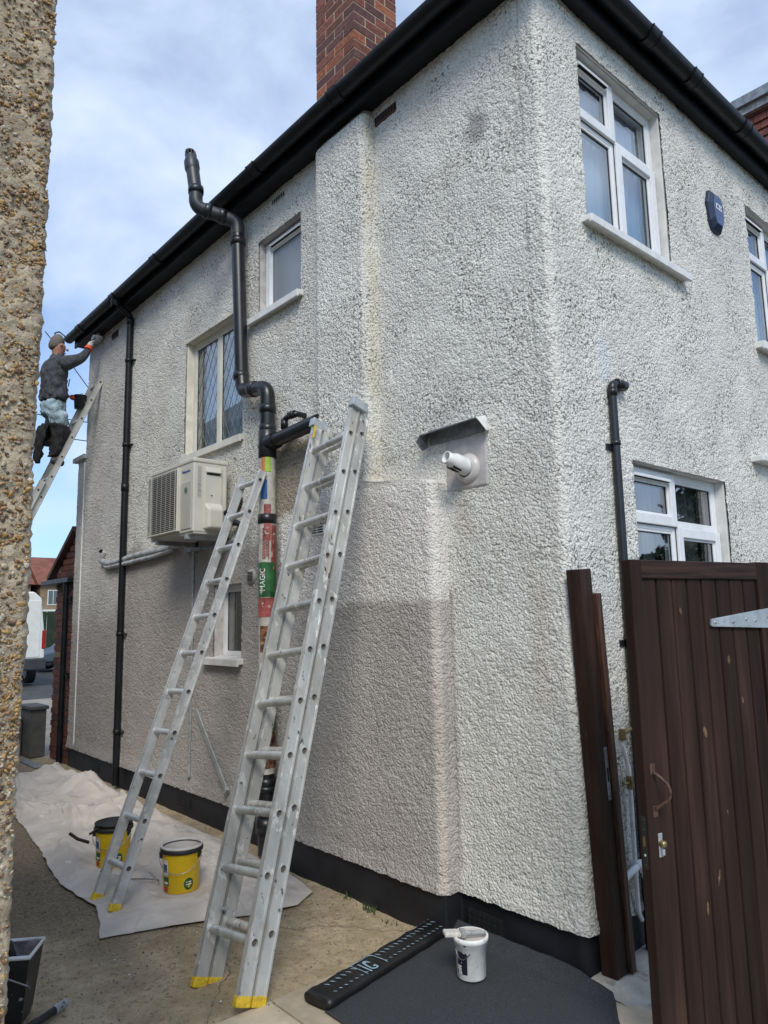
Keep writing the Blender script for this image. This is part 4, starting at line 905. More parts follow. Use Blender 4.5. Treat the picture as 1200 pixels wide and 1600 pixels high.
for i in range(7): gr.tube([(ax0-.034, ay0+.25+i*.085, az0+.035), (ax0-.034, ay0+.25+i*.085, az1-.05)], .0035, 5)
gr.build('grille', 'ac_grey', ac)
MB().box((ax0-.034, ay0+.214, az0+.028), (ax0, ay0+.226, az1-.044)).box((ax0-.036, ay0+.214, az0+.022), (ax0, ay1-.01, az0+.036)).build('grille_edge', 'ac', ac, bev=.004)
MB().box((ax0-.006, ay0+.03, az0+.03), (ax0, ay0+.20, az0+.40)).build('front_panel', 'ac_grey', ac, bev=.005)
MB().box((ax0+.085, ay0-.012, az0+.03), (ax1-.05, ay0, az1-.06)).build('side_cover', 'ac', ac, bev=.006)
MB().hexa([(ax0+.105, ay0-.062, az0+.03), (ax1-.06, ay0-.062, az0+.03), (ax1-.045, ay0-.01, az0+.015), (ax0+.085, ay0-.01, az0+.015), (ax0+.105, ay0-.062, az0+.18), (ax1-.06, ay0-.062, az0+.18), (ax1-.045, ay0-.01, az0+.235), (ax0+.085, ay0-.01, az0+.235)]).build('valve_cover', 'ac', ac, bev=.016, seg=3)
hh = MB().hexa([(ax0+.10, ay0-.035, az1-.105), (ax1-.065, ay0-.035, az1-.105), (ax1-.06, ay0-.01, az1-.105), (ax0+.095, ay0-.01, az1-.105), (ax0+.11, ay0-.018, az1-.065), (ax1-.07, ay0-.018, az1-.065), (ax1-.06, ay0-.01, az1-.06), (ax0+.095, ay0-.01, az1-.06)]).build('hand_grip', 'ac', ac, bev=.006)
MB().box((ax0+.105, ay0-.0135, az1-.122), (ax1-.07, ay0-.0115, az1-.107)).build('grip_recess', 'rubber', hh)
MB().lathe((ax0+.15, ay0-.013, az0+.29), [(.006, 0), (.005, .003), (.001, .0035)], 10, axis=-Y_).build('screw', 'rubber', ac)
# side stickers: rows of small grey print on the narrow strip
stk = MB().box((ax0+.034, ay0-.0016, az0+.27), (ax0+.066, ay0-.0006, az1-.055)).build('rating_sticker', 'ac_grey', ac)
mb = MB()
for i in range(16):
    z = az1-.07-i*.0145
    if i in (9, 12): mb.box((ax0+.036, ay0-.0022, z-.010), (ax0+.064, ay0-.0017, z))
    else:
        for q in range(3): mb.box((ax0+.037+q*.009, ay0-.0022, z-.006), (ax0+.037+q*.009+random.uniform(.004, .008), ay0-.0017, z))
mb.build('sticker_print', 'text_grey', stk)
text_mesh('Panasonic', .036, (ax0-.0012, ay0+.20, az1-.098), -Y_, Z_, 'maker_lettering', 'text_blue', ac, .0006, None, .0006)
lg = MB().lathe((ax0-.007, ay0+.115, az0+.335), [(.024, .0), (.024, .0015), (.017, .0015), (.017, 0)], 18, axis=-X_, smooth=False).box((ax0-.009, ay0+.100, az0+.331), (ax0-.0065, ay0+.13, az0+.339)).build('green_badge', 'green_label', ac)
for y in (ay0+.12, ay1-.12):
    MB().box((ax0-.0, y-.02, az0-.045), (-.02, y+.02, az0-.010)).box((-.035, y-.02, az0-.10), (-.015, y+.02, az0+.05)).build('bracket', 'galv' if y < 3.4 else 'zinc', ac)
MB().box((-.05, ay0-.02, az0-.085), (-.02, ay1+.05, az0-.05)).build('wall_rail', 'zinc', ac, bev=.003)
MB().box((ax0+.01, ay0, az0-.012), (ax1, ay1, az0-.0)).build('base_pan', 'ac_grey', ac)
MB().tube(bend([(ax1-.01, ay0+.02, az0+.16), (ax1+.05, ay0-.07, az0+.2), (-.03, ay0-.10, az0+.26), (-.01, ay0-.04, az0+.30)], .05), .028, 12).tube(bend([(ax1-.01, ay0+.01, az0+.09), (ax1+.05, ay0-.09, az0+.08), (-.03, ay0-.13, az0+.05), (-.02, ay0-.13, az0-.05)], .05), .024, 12).build('lagged_pipe', 'soil', ac)

# alarm box and security lamp
al = thing('alarm_box', 'dark blue hexagonal alarm bell box on the upper front wall', 'alarm box', (1.95, -.04, 4.33))
hexp = [(-.088, -.09), (-.058, -.15), (.058, -.15), (.088, -.09), (.105, .04), (.066, .14), (-.066, .14), (-.105, .04)]
o_ = Vector((1.94, 0, 4.335))
mb = MB(); n_ = len(hexp)
lay = [(1.0, -.0), (1.0, .026), (.74, .052)]
V = [o_+X_*x*s+Z_*z*s-Y_*(d+.012) for s, d in lay for x, z in hexp]
F = [(i, (i+1) % n_, n_+(i+1) % n_, n_+i) for i in range(n_)]+[(n_+i, n_+(i+1) % n_, 2*n_+(i+1) % n_, 2*n_+i) for i in range(n_)]+[tuple(range(2*n_, 3*n_))]
MB().add(V, F).build('case', 'alarm', al, bev=.004)
MB().extr([(x*.72, z*.72) for x, z in hexp], o_-Y_*.062, X_, Z_, -Y_, 0, .005).build('face_plate', 'alarm_face', al, bev=.002)
mb = MB()
for (a, b, c, d) in ((-.036, -.045, .004, .03), (-.0, .008, .004, .03), (.014, .034, .022, .03), (.014, .034, .004, .011), (.014, .020, .004, .03)): mb.box((o_.x+min(a, b), o_.y-.0695, o_.z+c), (o_.x+max(a, b), o_.y-.0675, o_.z+d))
mb.box((o_.x-.045, o_.y-.0695, o_.z+.03), (o_.x+.04, o_.y-.0675, o_.z+.037)); mb.box((o_.x-.045, o_.y-.0695, o_.z-.004), (o_.x+.04, o_.y-.0675, o_.z+.003)); mb.build('printed_logo', 'text_white', al)
lm = thing('security_lamp', 'small round lamp under the far end of the eaves by the raised brush', 'lamp', (-.09, 6.20, 4.87))
MB().lathe((-.09, 6.20, 4.945), [(.03, 0), (.03, -.02), (.06, -.035), (.062, -.05), (.05, -.055)], 20).build('housing', 'white', lm)
MB().lathe((-.09, 6.20, 4.89), [(.048, 0), (.04, -.03), (.02, -.045), (.001, -.05)], 20).build('bulb', 'lamp_glass', lm)
tag(MB().tube([(-.22, 6.84, 5.02), (-.26, 6.87, 5.09), (-.32, 6.88, 5.13), (-.37, 6.88, 5.10), (-.36, 6.88, 5.05), (-.31, 6.88, 5.05)], .008, 6).build('wire_hook', 'blackplastic'), 'thin curled black wire hook sticking out past the end of the gutter', 'hook')
# ================================================================== LADDERS
mt['bore'] = M('shaded_rung_bore', (.11, .095, .08), .8, var=.2, vs=60)  # shade inside the hollow rungs, put into a dark colour
def ladder_section(root, F, U, W, Nn, length, w, depth, t, zs, rr, mat, off=0., foot=None, cap=None):
    """F = foot point mid, U up the ladder, W across (+Y side), Nn out of the ladder plane towards the wall"""
    o = F+Nn*off
    for s in (1, -1):
        O = o+W*(s*w/2); In = -W*s           # O = outer face
        mb = MB()
        mb.obox(O+In*t, U, Nn, In, (0, 0, -.0018), (length, depth, 0))      # inner plate
        mb.obox(O, U, Nn, In, (0, 0, 0), (length, .003, t)); mb.obox(O, U, Nn, In, (0, depth-.003, 0), (length, depth, t))
        for e in (.003, depth-.012): mb.obox(O, U, Nn, In, (0, e, -.0035), (length, e+.009, 0))   # raised lips along the outer face
        edges = [0]+[(a+b)/2 for a, b in zip(zs[:-1], zs[1:])]+[length]
        V = []; Fc = []
        for i, zc in enumerate(zs):       # outer plate with a real hole per rung
            a, b = edges[i], edges[i+1]; n = 16; base = len(V)
            for j in range(n):
                th = 2*math.pi*j/n; V.append(O+U*(zc+rr*math.cos(th))+Nn*(depth/2+rr*math.sin(th)))
            for j in range(n):
                th = 2*math.pi*j/n; c_, s_ = math.cos(th), math.sin(th)
                hx = (b-zc) if c_ > 0 else (zc-a); k_ = 1/max(abs(c_)/hx, abs(s_)/(depth/2), 1e-9); V.append(O+U*(zc+c_*k_)+Nn*(depth/2+s_*k_))
            for j in range(n): Fc.append((base+j, base+(j+1) % n, base+n+(j+1) % n, base+n+j))
            for (cu_, j0) in (((b, depth), 0), ((a, depth), 7), ((a, 0), 8), ((b, 0), 15)):
                V.append(O+U*cu_[0]+Nn*cu_[1]); q = len(V)-1
                Fc.append((base+n+j0, base+n+(j0+1) % n, q))
        mb.add(V, Fc)
        st = mb.build('stile', mat, root)
        if foot: MB().obox(O, U, Nn, In, (-.032, -.003, -.004), (.012, depth+.003, t+.003)).build('foot', foot, st, bev=.006)
        if cap: MB().obox(O, U, Nn, In, (length-.003, .002, .001), (length+.004, depth-.002, t-.001)).build('end_cap', cap, st)
    for zc in zs:
        c_ = o+U*zc+Nn*(depth/2)
        mb = MB(); n = 14
        a, b = c_-W*(w/2+.0015), c_+W*(w/2+.0015)
        mb.tube([a, b], rr+.001, n, cap=False); mb.tube([a, b], rr-.0025, n, cap=False)
        mb.lathe(a, [(rr+.001, 0), (rr-.0025, 0)], n, axis=W, smooth=False).lathe(b, [(rr+.001, 0), (rr-.0025, 0)], n, axis=W, smooth=False)
        ru_ = mb.build('rung', mat, root)
        MB().disc(a+W*.012, W, rr-.002, n).disc(b-W*.012, W, rr-.002, n).build('rung_bore_shade', 'bore', ru_)  # dark plug discs paint the shade inside the tube ends
def frame(F, T, twist=0):
    U = (T-F).normalized(); W = (Y_-U*Y_.dot(U)).normalized(); Nn = W.cross(U)
    if Nn.x < 0: Nn = -Nn
    return U, W, Nn
# near double ladder
F1, T1 = Vector((-1.263, 1.016, .052)), Vector((-.335, 1.365, 2.845)); U, W, Nn = frame(F1, T1); LL = (T1-F1).length
lad1 = thing('extension_ladder', 'nearest aluminium ladder, two closed sections side by side, leaning over the wrapped pipe', 'ladder', (F1.x, F1.y, .0))
zs1 = [.20+.2545*i for i in range(12)]; zs1 = [z for z in zs1 if z < LL-.05]
ladder_section(lad1, F1, U, W, Nn, LL, .380, .066, .026, zs1, .0185, 'alu', 0, 'foot')
ladder_section(lad1, F1-W*.0, U, W, Nn, LL-.01, .380, .066, .026, [z+.035 for z in zs1 if z+.09 < LL], .0185, 'alu', .078, 'foot')
for s in (1, -1):   # top clips with a yellow sticker
    O = F1+U*(LL-.05)+W*(s*.19)
    MB().obox(O, U, Nn, W, (0, -.012, -.028), (.055, .10, .016)).build('guide_clip', 'galv', lad1, bev=.003)
MB().obox(F1+U*(LL-.09)+W*.145, U, Nn, W, (-.06, -.0015, -.012), (.03, -.0003, .012)).build('warning_sticker', 'foot', lad1)
MB().obox(F1+U*.28+W*(.181-.0285), U, Nn, W, (-.0, .04, -.012), (.012, .075, -.004)).build('latch', 'galv', lad1)
# single ladder behind it
F2, T2 = Vector((-1.244, 2.383, .045)), Vector((-.225, 2.515, 2.66)); U, W, Nn = frame(F2, T2); L2 = (T2-F2).length
lad2 = thing('single_ladder', 'single section paint spattered ladder standing on the dust sheet between the two yellow tubs', 'ladder', (F2.x, F2.y, 0))
ladder_section(lad2, F2, U, W, Nn, L2, .285, .060, .024, [.19+.2545*i for i in range(11) if .19+.2545*i < L2-.05], .0175, 'alu_spat', 0, 'foot')
MB().obox(F2+U*(L2-.06)+W*.143, U, Nn, W, (-.01, .0, -.004), (.03, .06, .004)).build('sticker', 'wrap_orange', lad2)
# the painter's ladder at the far corner
F3, T3 = Vector((-1.93, 6.36, .04)), Vector((-.055, 6.36, 4.58)); U, W, Nn = frame(F3, T3); L3 = (T3-F3).length
lad3 = thing('painters_ladder', 'tall dull extension ladder at the far corner with the painter on it', 'ladder', (F3.x, F3.y, 0))
ladder_section(lad3, F3, U, W, Nn, L3, .34, .060, .026, [.15+.254*i for i in range(19) if .15+.254*i < L3-.06], .0150, 'alu_old', .066, 'foot')
ladder_section(lad3, F3, U, W, Nn, 3.36, .39, .064, .026, [.20+.254*i for i in range(13) if .20+.254*i < 3.3], .0150, 'alu_old', 0, 'foot')
for s in (1, -1): MB().obox(F3+U*L3+W*(s*.17), U, Nn, W, (-.03, .06, -.02), (.02, .135, .02)).build('rubber_end', 'rubber', lad3, bev=.004)

# ================================================================== PAINTER
def skin(name, joints, edges, mat, parent, root=0, sub=2):
    me = bpy.data.meshes.new(name); w = wloc(parent)
    me.from_pydata([tuple(Vector(j[:3])-w) for j in joints], edges, []); ob = bpy.data.objects.new(name, me); COL.objects.link(ob); ob.parent = parent
    ob.modifiers.new('skin', 'SKIN').use_smooth_shade = True
    for i, j in enumerate(joints):
        d = me.skin_vertices[0].data[i]; r_ = j[3] if isinstance(j[3], tuple) else (j[3], j[3]); d.radius = r_; d.use_root = (i == root)
    s = ob.modifiers.new('subd', 'SUBSURF'); s.levels = sub; s.render_levels = sub
    me.materials.append(mt[mat]); return ob
man = thing('person', 'man in grey jacket and pale jeans on a ladder reaching up to paint the eaves', 'person', (-.5, 6.36, 3.34))
# continuous body
body = [(-.485, 6.36, 4.05, (.07, .10)), (-.485, 6.36, 4.28, (.09, .12)), (-.495, 6.36, 4.45, (.08, .11)), (-.485, 6.36, 4.56, (.055, .06)), (-.475, 6.36, 4.63, (.060, .060)),
        (-.465, 6.36, 4.715, (.098, .084)), (-.47, 6.36, 4.795, (.088, .076)),
        (-.48, 6.21, 4.50, .045), (-.29, 6.13, 4.572, .038), (-.19, 6.18, 4.72, .028),
        (-.48, 6.51, 4.50, .045), (-.44, 6.60, 4.29, .038), (-.29, 6.47, 4.21, .028),
        (-.485, 6.28, 3.98, .060), (-.425, 6.265, 3.72, .052), (-.47, 6.27, 3.44, .042), (-.40, 6.27, 3.40, .036),
        (-.485, 6.44, 3.98, .060), (-.42, 6.45, 3.82, .05), (-.53, 6.45, 3.66, .042), (-.45, 6.45, 3.62, .036)]
ed = [(0, 1), (1, 2), (2, 3), (3, 4), (4, 5), (5, 6), (2, 7), (7, 8), (8, 9), (2, 10), (10, 11), (11, 12), (0, 13), (13, 14), (14, 15), (15, 16), (0, 17), (17, 18), (18, 19), (19, 20)]
skin('body', body, ed, 'skin', man)
FOLD = bpy.data.textures.new('cloth_folds', 'CLOUDS'); FOLD.noise_scale = .085; FOLD.noise_depth = 2; FOLD.noise_type = 'HARD_NOISE'
def loft(name, rings, mat, n=20, more=()):
    mb = MB()
    for rg in (rings,)+tuple(more):
        V = []; F = []
        for (x, y, z, rx, ry) in rg:
            for q in range(n):
                a = 2*math.pi*q/n; w_ = 1+.05*math.sin(3*a+z*40)+.03*math.sin(7*a-z*55); V.append((x+rx*w_*math.cos(a), y+ry*w_*math.sin(a), z))
        for i_ in range(len(rg)-1):
            for q in range(n): F.append((i_*n+q, i_*n+(q+1) % n, (i_+1)*n+(q+1) % n, (i_+1)*n+q))
        F += [tuple(range(n))[::-1], tuple(range((len(rg)-1)*n, len(rg)*n))]; mb.add(V, F, 0, True)
    o = mb.build(name, mat, man, sub=2); dm_ = o.modifiers.new('folds', 'DISPLACE'); dm_.texture = FOLD; dm_.texture_coords = 'LOCAL'; dm_.strength = .055; dm_.mid_level = .5
    return o
loft('jacket', [(-.485, 6.36, 4.075, .125, .165), (-.485, 6.36, 4.10, .148, .190), (-.49, 6.36, 4.20, .150, .188), (-.50, 6.36, 4.32, .150, .188), (-.505, 6.36, 4.42, .148, .200), (-.50, 6.36, 4.50, .138, .205), (-.49, 6.36, 4.56, .115, .170), (-.48, 6.36, 4.60, .085, .11), (-.475, 6.36, 4.645, .066, .070), (-.47, 6.36, 4.665, .058, .060)], 'jacket', 24)
skin('sleeve', [(-.485, 6.24, 4.485, .115), (-.40, 6.155, 4.52, .082), (-.285, 6.13, 4.575, .060), (-.235, 6.15, 4.65, .050), (-.20, 6.17, 4.715, .040)], [(0, 1), (1, 2), (2, 3), (3, 4)], 'jacket', man)
skin('sleeve', [(-.485, 6.48, 4.485, .115), (-.46, 6.61, 4.38, .068), (-.44, 6.60, 4.29, .060), (-.37, 6.53, 4.235, .050), (-.31, 6.47, 4.215, .038)], [(0, 1), (1, 2), (2, 3), (3, 4)], 'jacket', man)
MB().tube([(-.395, 6.19, 4.24), (-.385, 6.185, 4.33)], .006, 5).build('pocket_zip', 'black_cloth', man)
loft('jeans', [(-.485, 6.36, 4.11, .122, .165), (-.495, 6.36, 4.03, .140, .178), (-.50, 6.36, 3.95, .140, .178), (-.495, 6.36, 3.90, .120, .17)], 'denim', 20,
     more=([(-.49, 6.275, 4.0, .128, .10), (-.468, 6.27, 3.88, .118, .094), (-.435, 6.265, 3.77, .10, .085)], [(-.49, 6.445, 3.98, .115, .092), (-.45, 6.445, 3.88, .105, .088), (-.42, 6.445, 3.80, .095, .08)]))
loft('leg_cover', [(-.455, 6.27, 3.825, .122, .100), (-.43, 6.27, 3.74, .125, .098), (-.43, 6.265, 3.66, .105, .09), (-.455, 6.265, 3.56, .085, .078), (-.485, 6.27, 3.46, .075, .070), (-.49, 6.27, 3.42, .07, .065)], 'black_cloth')
loft('leg_cover', [(-.47, 6.45, 3.85, .14, .11), (-.48, 6.45, 3.76, .15, .11), (-.53, 6.45, 3.70, .115, .09), (-.56, 6.45, 3.65, .085, .075)], 'black_cloth')
loft('tail_cloth', [(-.575, 6.38, 3.84, .055, .16), (-.605, 6.38, 3.72, .060, .16), (-.625, 6.38, 3.58, .055, .13), (-.63, 6.38, 3.42, .045, .10), (-.63, 6.38, 3.34, .03, .06)], 'black_cloth')
skin('shoe', [(-.53, 6.27, 3.405, .045), (-.46, 6.27, 3.385, .048), (-.375, 6.27, 3.368, .036)], [(0, 1), (1, 2)], 'shoe', man)
skin('shoe', [(-.60, 6.45, 3.64, .045), (-.54, 6.45, 3.625, .048), (-.455, 6.45, 3.615, .036)], [(0, 1), (1, 2)], 'shoe', man)
# head details
hd_c = Vector((-.47, 6.36, 4.75))
hair = skin('hair', [(-.50, 6.36, 4.685, (.070, .078)), (-.505, 6.36, 4.755, (.094, .090)), (-.475, 6.36, 4.825, (.088, .086)), (-.420, 6.36, 4.850, (.052, .07))], [(0, 1), (1, 2), (2, 3)], 'hair', man)
skin('nose', [(-.385, 6.36, 4.738, .013), (-.358, 6.36, 4.715, .016)], [(0, 1)], 'skin', man, sub=1)
for s in (1, -1):
    skin('ear', [(-.465, 6.36+s*.088, 4.755, (.020, .012)), (-.468, 6.36+s*.092, 4.722, (.016, .010))], [(0, 1)], 'skin', man, sub=1)
    MB().lathe((-.400, 6.36+s*.034, 4.75), [(.008, 0), (.005, .004), (.001, .005)], 10, axis=X_).build('eye', 'text_white', man)
MB().tube([(-.399, 6.338, 4.676), (-.392, 6.36, 4.674), (-.399, 6.382, 4.676)], .005, 6).build('mouth', 'red_label', man)
# gloved hands, five fingers each
def hand(c, d, up, side, mat, tipmat, curl):
    c = Vector(c); d = Vector(d).normalized(); up = Vector(up); up = (up-d*up.dot(d)).normalized(); sd = d.cross(up)*side
    J = [tuple(c-d*.035)+(.032,), tuple(c)+((.030, .036),), tuple(c+d*.045)+((.026, .036),)]; E_ = [(0, 1), (1, 2)]
    for k_, (o_, l_) in enumerate(((-.027, .062), (-.009, .072), (.009, .068), (.027, .052))):
        b_ = c+d*.055+sd*o_; m_ = b_+d*l_*.55-up*curl*.25*l_; e_ = m_+d*l_*.2-up*l_*curl*.7
        n0 = len(J); J += [tuple(b_)+(.0125,), tuple(m_)+(.011,), tuple(e_)+(.0095,)]; E_ += [(2, n0), (n0, n0+1), (n0+1, n0+2)]
    t0 = c-sd*.03; n0 = len(J); J += [tuple(t0+d*.01-up*.01)+(.0135,), tuple(t0+d*.045-up*.03-sd*.008)+(.0115,)]; E_ += [(1, n0), (n0, n0+1)]
    h_ = skin('hand', J, E_, mat, man, root=1); return h_
MB().tube([(-.205, 6.168, 4.71), (-.188, 6.182, 4.75)], [.044, .042], 10).build('glove_cuff', 'orange_glove', man)
hand((-.175, 6.19, 4.775), (.45, .12, .9), (-.8, 0, .5), 1, 'glove_white', 'glove_white', 1.0)
hand((-.265, 6.45, 4.205), (1, -.15, -.05), (0, 0, 1), -1, 'orange_glove', 'glove_white', 1.0)
br = thing('wall_brush', 'small paint brush held up to the far end of the eaves', 'brush', (-.15, 6.21, 4.84))
MB().tube([(-.165, 6.20, 4.80), (-.125, 6.21, 4.87)], .011, 8).build('handle', 'black_cloth', br); MB().box((-.145, 6.17, 4.865), (-.095, 6.25, 4.90)).build('ferrule', 'galv', br); MB().box((-.14, 6.172, 4.90), (-.10, 6.248, 4.935)).build('bristles', 'black_cloth', br, bev=.006)
kp = thing('paint_kettle', 'dark splashed paint kettle held against the far ladder', 'paint kettle', (-.185, 6.42, 4.07))
MB().lathe((-.185, 6.42, 4.075), [(.001, 0), (.062, 0), (.072, .15), (.075, .155), (.069, .155), (.060, .01)], 24).build('pail', 'scuttle', kp)
MB().lathe((-.185, 6.42, 4.215), [(.068, 0), (.001, 0)], 24, smooth=False).build('paint', 'blackpaint', kp)
MB().tube([(-.185, 6.42+.075*math.cos(a), 4.225+.06*math.sin(a)*.5) for a in np.linspace(0, math.pi, 9)], .003, 6).build('wire_handle', 'wire', kp)

# ================================================================== ON THE GROUND
def dust_sheet():
    s = np.linspace(0, 1, 130); t = np.linspace(0, 1, 560); S, T = np.meshgrid(s, t, indexing='ij')
    xl = np.interp(t, [0, .09, .2, .4, .62, .8, 1], [-1.40, -1.27, -1.30, -1.17, -1.06, -1.15, -1.0]); xr = np.interp(t, [0, .04, .15, .45, .7, .88, 1], [-.24, -.19, -.15, -.14, -.10, -.12, -.16])
    xl = xl+.02*perlin(t*9, t*0, 111)+.012*perlin(t*40, t*0, 112); xr = xr+.015*perlin(t*10, t*0+3, 113)
    yn = np.interp(s, [0, .3, .6, .85, 1], [1.97, 1.86, 1.70, 1.63, 1.73])+.015*perlin(s*7, s*0, 114); yf = 6.75+.12*perlin(s*4, s*0, 115)
    PX = xl[None]*(1-S)+xr[None]*S; PY = yn[:, None]*(1-T)+yf[:, None]*T
    wx, wy = .35*perlin(PX*2.2, PY*1.4, 120), .35*perlin(PX*2.2+9, PY*1.4, 121)
    wx = wx*1.6; wy = wy*1.6; f1 = 1-np.abs(perlin((PX+wx)*3.1+PY*.75, (PY+wy)*.55-PX*.3, 122))*4.4; f2 = 1-np.abs(perlin((PX+wx)*2.2-(PY+wy)*1.9+3, (PY+wy)*.8+PX*.9, 123))*5.0; f3 = perlin(PX*5, PY*5, 124)
    amp = .22+.78*sstep(PY, 2.6, 4.4)
    def saw(q, w_=.06): f_ = q-np.floor(q); return f_-sstep(f_, 1-w_, 1.)
    q1 = (PX*.9+PY*.42+.42*perlin(PX*1.5, PY*.9, 141)+.10*perlin(PX*5, PY*4, 142))*2.3; m1 = sstep(perlin(PX*1.7+5, PY*1.1, 143), -.15, .2)
    q2 = (-PX*.9+PY*.8+.45*perlin(PX*1.4, PY*1.2, 144)+.10*perlin(PX*6, PY*5, 145))*2.0; m2 = sstep(perlin(PX*1.9+8, PY*1.3, 146), -.05, .25)
    q3 = (PX*1.2-PY*.15+.30*perlin(PX*2, PY*1.6, 147))*6.0; m3 = sstep(perlin(PX*2.2+2, PY*1.8, 148), .05, .3)
    e = np.minimum(np.minimum(S, 1-S)*9, np.minimum(T*40, (1-T)*20)); e = np.clip(e, .12, 1)
    z = amp*(.050*np.clip(f1, 0, 1)**1.8*.45+.018*np.clip(f2, 0, 1)**1.6)+.008*f3*amp+.004*perlin(PX*17, PY*13, 125)+.012
    z += (.052*saw(q1)*m1+.046*saw(q2)*m2)*np.clip(amp*1.5, .62, 1)+.022*saw(q3, .12)*m3*np.clip(amp*1.5, .7, 1)
    z += .045*sstep(.22-np.hypot(PX+.27, (PY-5.35)*.8), -.1, .15)+.07*sstep(.16-np.hypot(PX+.35, (PY-6.45)), -.1, .12)+.030*sstep(S, .8, 1)*sstep(perlin(PY*3, PY*0, 126), -.1, .5)
    z += .03*np.clip(1-np.abs(perlin(PX*6+PY*1.2, PY*2.2, 127))*3, 0, 1)**2*sstep(S, .6, .9)*amp
    z *= e
    for (cx_, cy_, r_) in ((-.80, 2.30, .16), (-.93, 3.05, .16), (-1.24, 2.38, .2)):
        k_ = sstep(np.hypot(PX-cx_, PY-cy_), r_*.8, r_*1.5); z = z*k_+.010*(1-k_)
    z = z+.004
    o = grid_object('dust_sheet', np.stack([PX, PY, z], -1), 'sheet'); so_ = o.modifiers.new('solid', 'SOLIDIFY'); so_.thickness = .004; so_.offset = -1
    return tag(o, 'crumpled off white canvas dust sheet spread along the foot of the house wall', 'dust sheet')
dust_sheet()
def tub(c, rot, label, lid):
    r_ = thing('paint_tub', label, 'paint tub', (c[0], c[1], .014), 'yellow masonry paint tubs'); cc = Vector((c[0], c[1], .014)); sx, sy = .90, .86
    MB().lathe(cc, [(.001, 0), (.108, 0), (.114, .008), (.126, .20), (.130, .215), (.130, .222)], 40, sx=sx, sy=sy, rot=rot).build('pail', 'yellow', r_)
    rim = MB().lathe(cc, [(.127, .224), (.139, .223), (.141, .232), (.138, .246), (.132, .250), (.124, .250), (.122, .22)], 40, sx=sx, sy=sy, rot=rot).build('rim', 'rubber' if True else '', r_)
    if lid:
        MB().lathe(cc, [(.136, .262), (.136, .270), (.124, .274), (.118, .266), (.001, .266)], 40, sx=sx, sy=sy, rot=rot).build('lid', 'rubber', r_)
    else:
        MB().lathe(cc, [(.1265, .2575), (.120, .225), (.116, .12)], 40, sx=sx, sy=sy, rot=rot).build('inner_wall', 'paint', r_)
        MB().lathe(cc, [(.118, .135), (.001, .135)], 40, sx=sx, sy=sy, rot=rot, smooth=False).build('paint', 'paint', r_)
        MB().lathe(cc, [(.1255, .252), (.1262, .2585), (.132, .262), (.137, .256), (.1375, .249)], 40, sx=sx, sy=sy, rot=rot).build('paint_smear', 'paint', r_)
    def on(a, z, dr=.0012):    # point on the pail wall
        rad = .114+.012*(z-.008)/.192+dr; x, y = rad*math.cos(a)*sx, rad*math.sin(a)*sy
        return cc+Vector((x*math.cos(rot)-y*math.sin(rot), x*math.sin(rot)+y*math.cos(rot), z))
    def patch(a0, a1, z0, z1, mat, name, dr=.0015):
        V = [on(a, z, dr) for z in (z0, z1) for a in np.linspace(a0, a1, 10)]; F = [(i, i+1, 11+i, 10+i) for i in range(9)]
        return MB().add(V, F).build(name, mat, r_)
    fr_ = R(232)-rot
    patch(fr_-.98, fr_-.55, .10, .19, 'white', 'label_panel'); patch(fr_-.93, fr_-.62, .12, .165, 'blue_label', 'label_print', .002)
    patch(fr_-.98, fr_-.52, .045, .095, 'green_label', 'label_panel'); patch(fr_-.95, fr_-.60, .012, .04, 'red_label', 'label_panel')
    patch(fr_-.90, fr_-.58, .055, .068, 'white', 'label_print', .002)
    # round green seal
    ac_, zc_ = fr_+.62, .055
    V = [on(ac_+.034*math.cos(q)/.125*1.0, zc_+.034*math.sin(q), .0016) for q in np.linspace(0, 2*math.pi, 21)[:-1]]; MB().add(V, [tuple(range(20))]).build('round_seal', 'green_label', r_)
    for zz_ in (-.006, .008): V = [on(ac_+a/.125, zc_+zz_+z, .0022) for a, z in ((-.02, 0), (.02, 0), (.02, .006), (-.02, .006))]; MB().add(V, [(0, 1, 2, 3)]).build('seal_print', 'text_white', r_)
    # bail handle hanging in front
    pts = []
    for q in np.linspace(-1, 1, 21):
        a = fr_+q*1.25; pts.append(on(a, .205-.085*(1-q*q)**.8, .020))
    MB().tube(pts, .0024, 6).build('wire_handle', 'wire', r_)
    for q in (-1, 1): MB().obox(on(fr_+q*1.25, .19, .004), X_, Y_, Z_, (-.012, -.012, 0), (.012, .012, .035)).build('handle_lug', 'rubber', r_, bev=.003)
    return r_
tub((-.80, 2.30), R(-35), 'open yellow paint tub with wet white paint standing out on the dust sheet', False)
tub((-.93, 3.05), R(-30), 'closed yellow paint tub with black lid half hidden behind the single ladder', True)
tag(MB().tube(bend([(-.98, 2.62, .035), (-.92, 2.50, .05), (-.86, 2.48, .035), (-.90, 2.40, .06), (-.93, 2.46, .10)], .02), .004, 6).build('wire_hook', 'wire'), 'bent steel wire pot hook between the single ladder and the open yellow tub', 'hook')
tag(MB().tube([(-1.10, 3.02, .19), (-1.16, 3.06, .215), (-1.20, 3.10, .25)], .010, 6).tube([(-1.02, 3.02, .276), (-1.10, 3.02, .24)], .008, 6).build('stirring_stick', 'timber'), 'dark stirring stick poking out beside the closed yellow tub', 'stick')

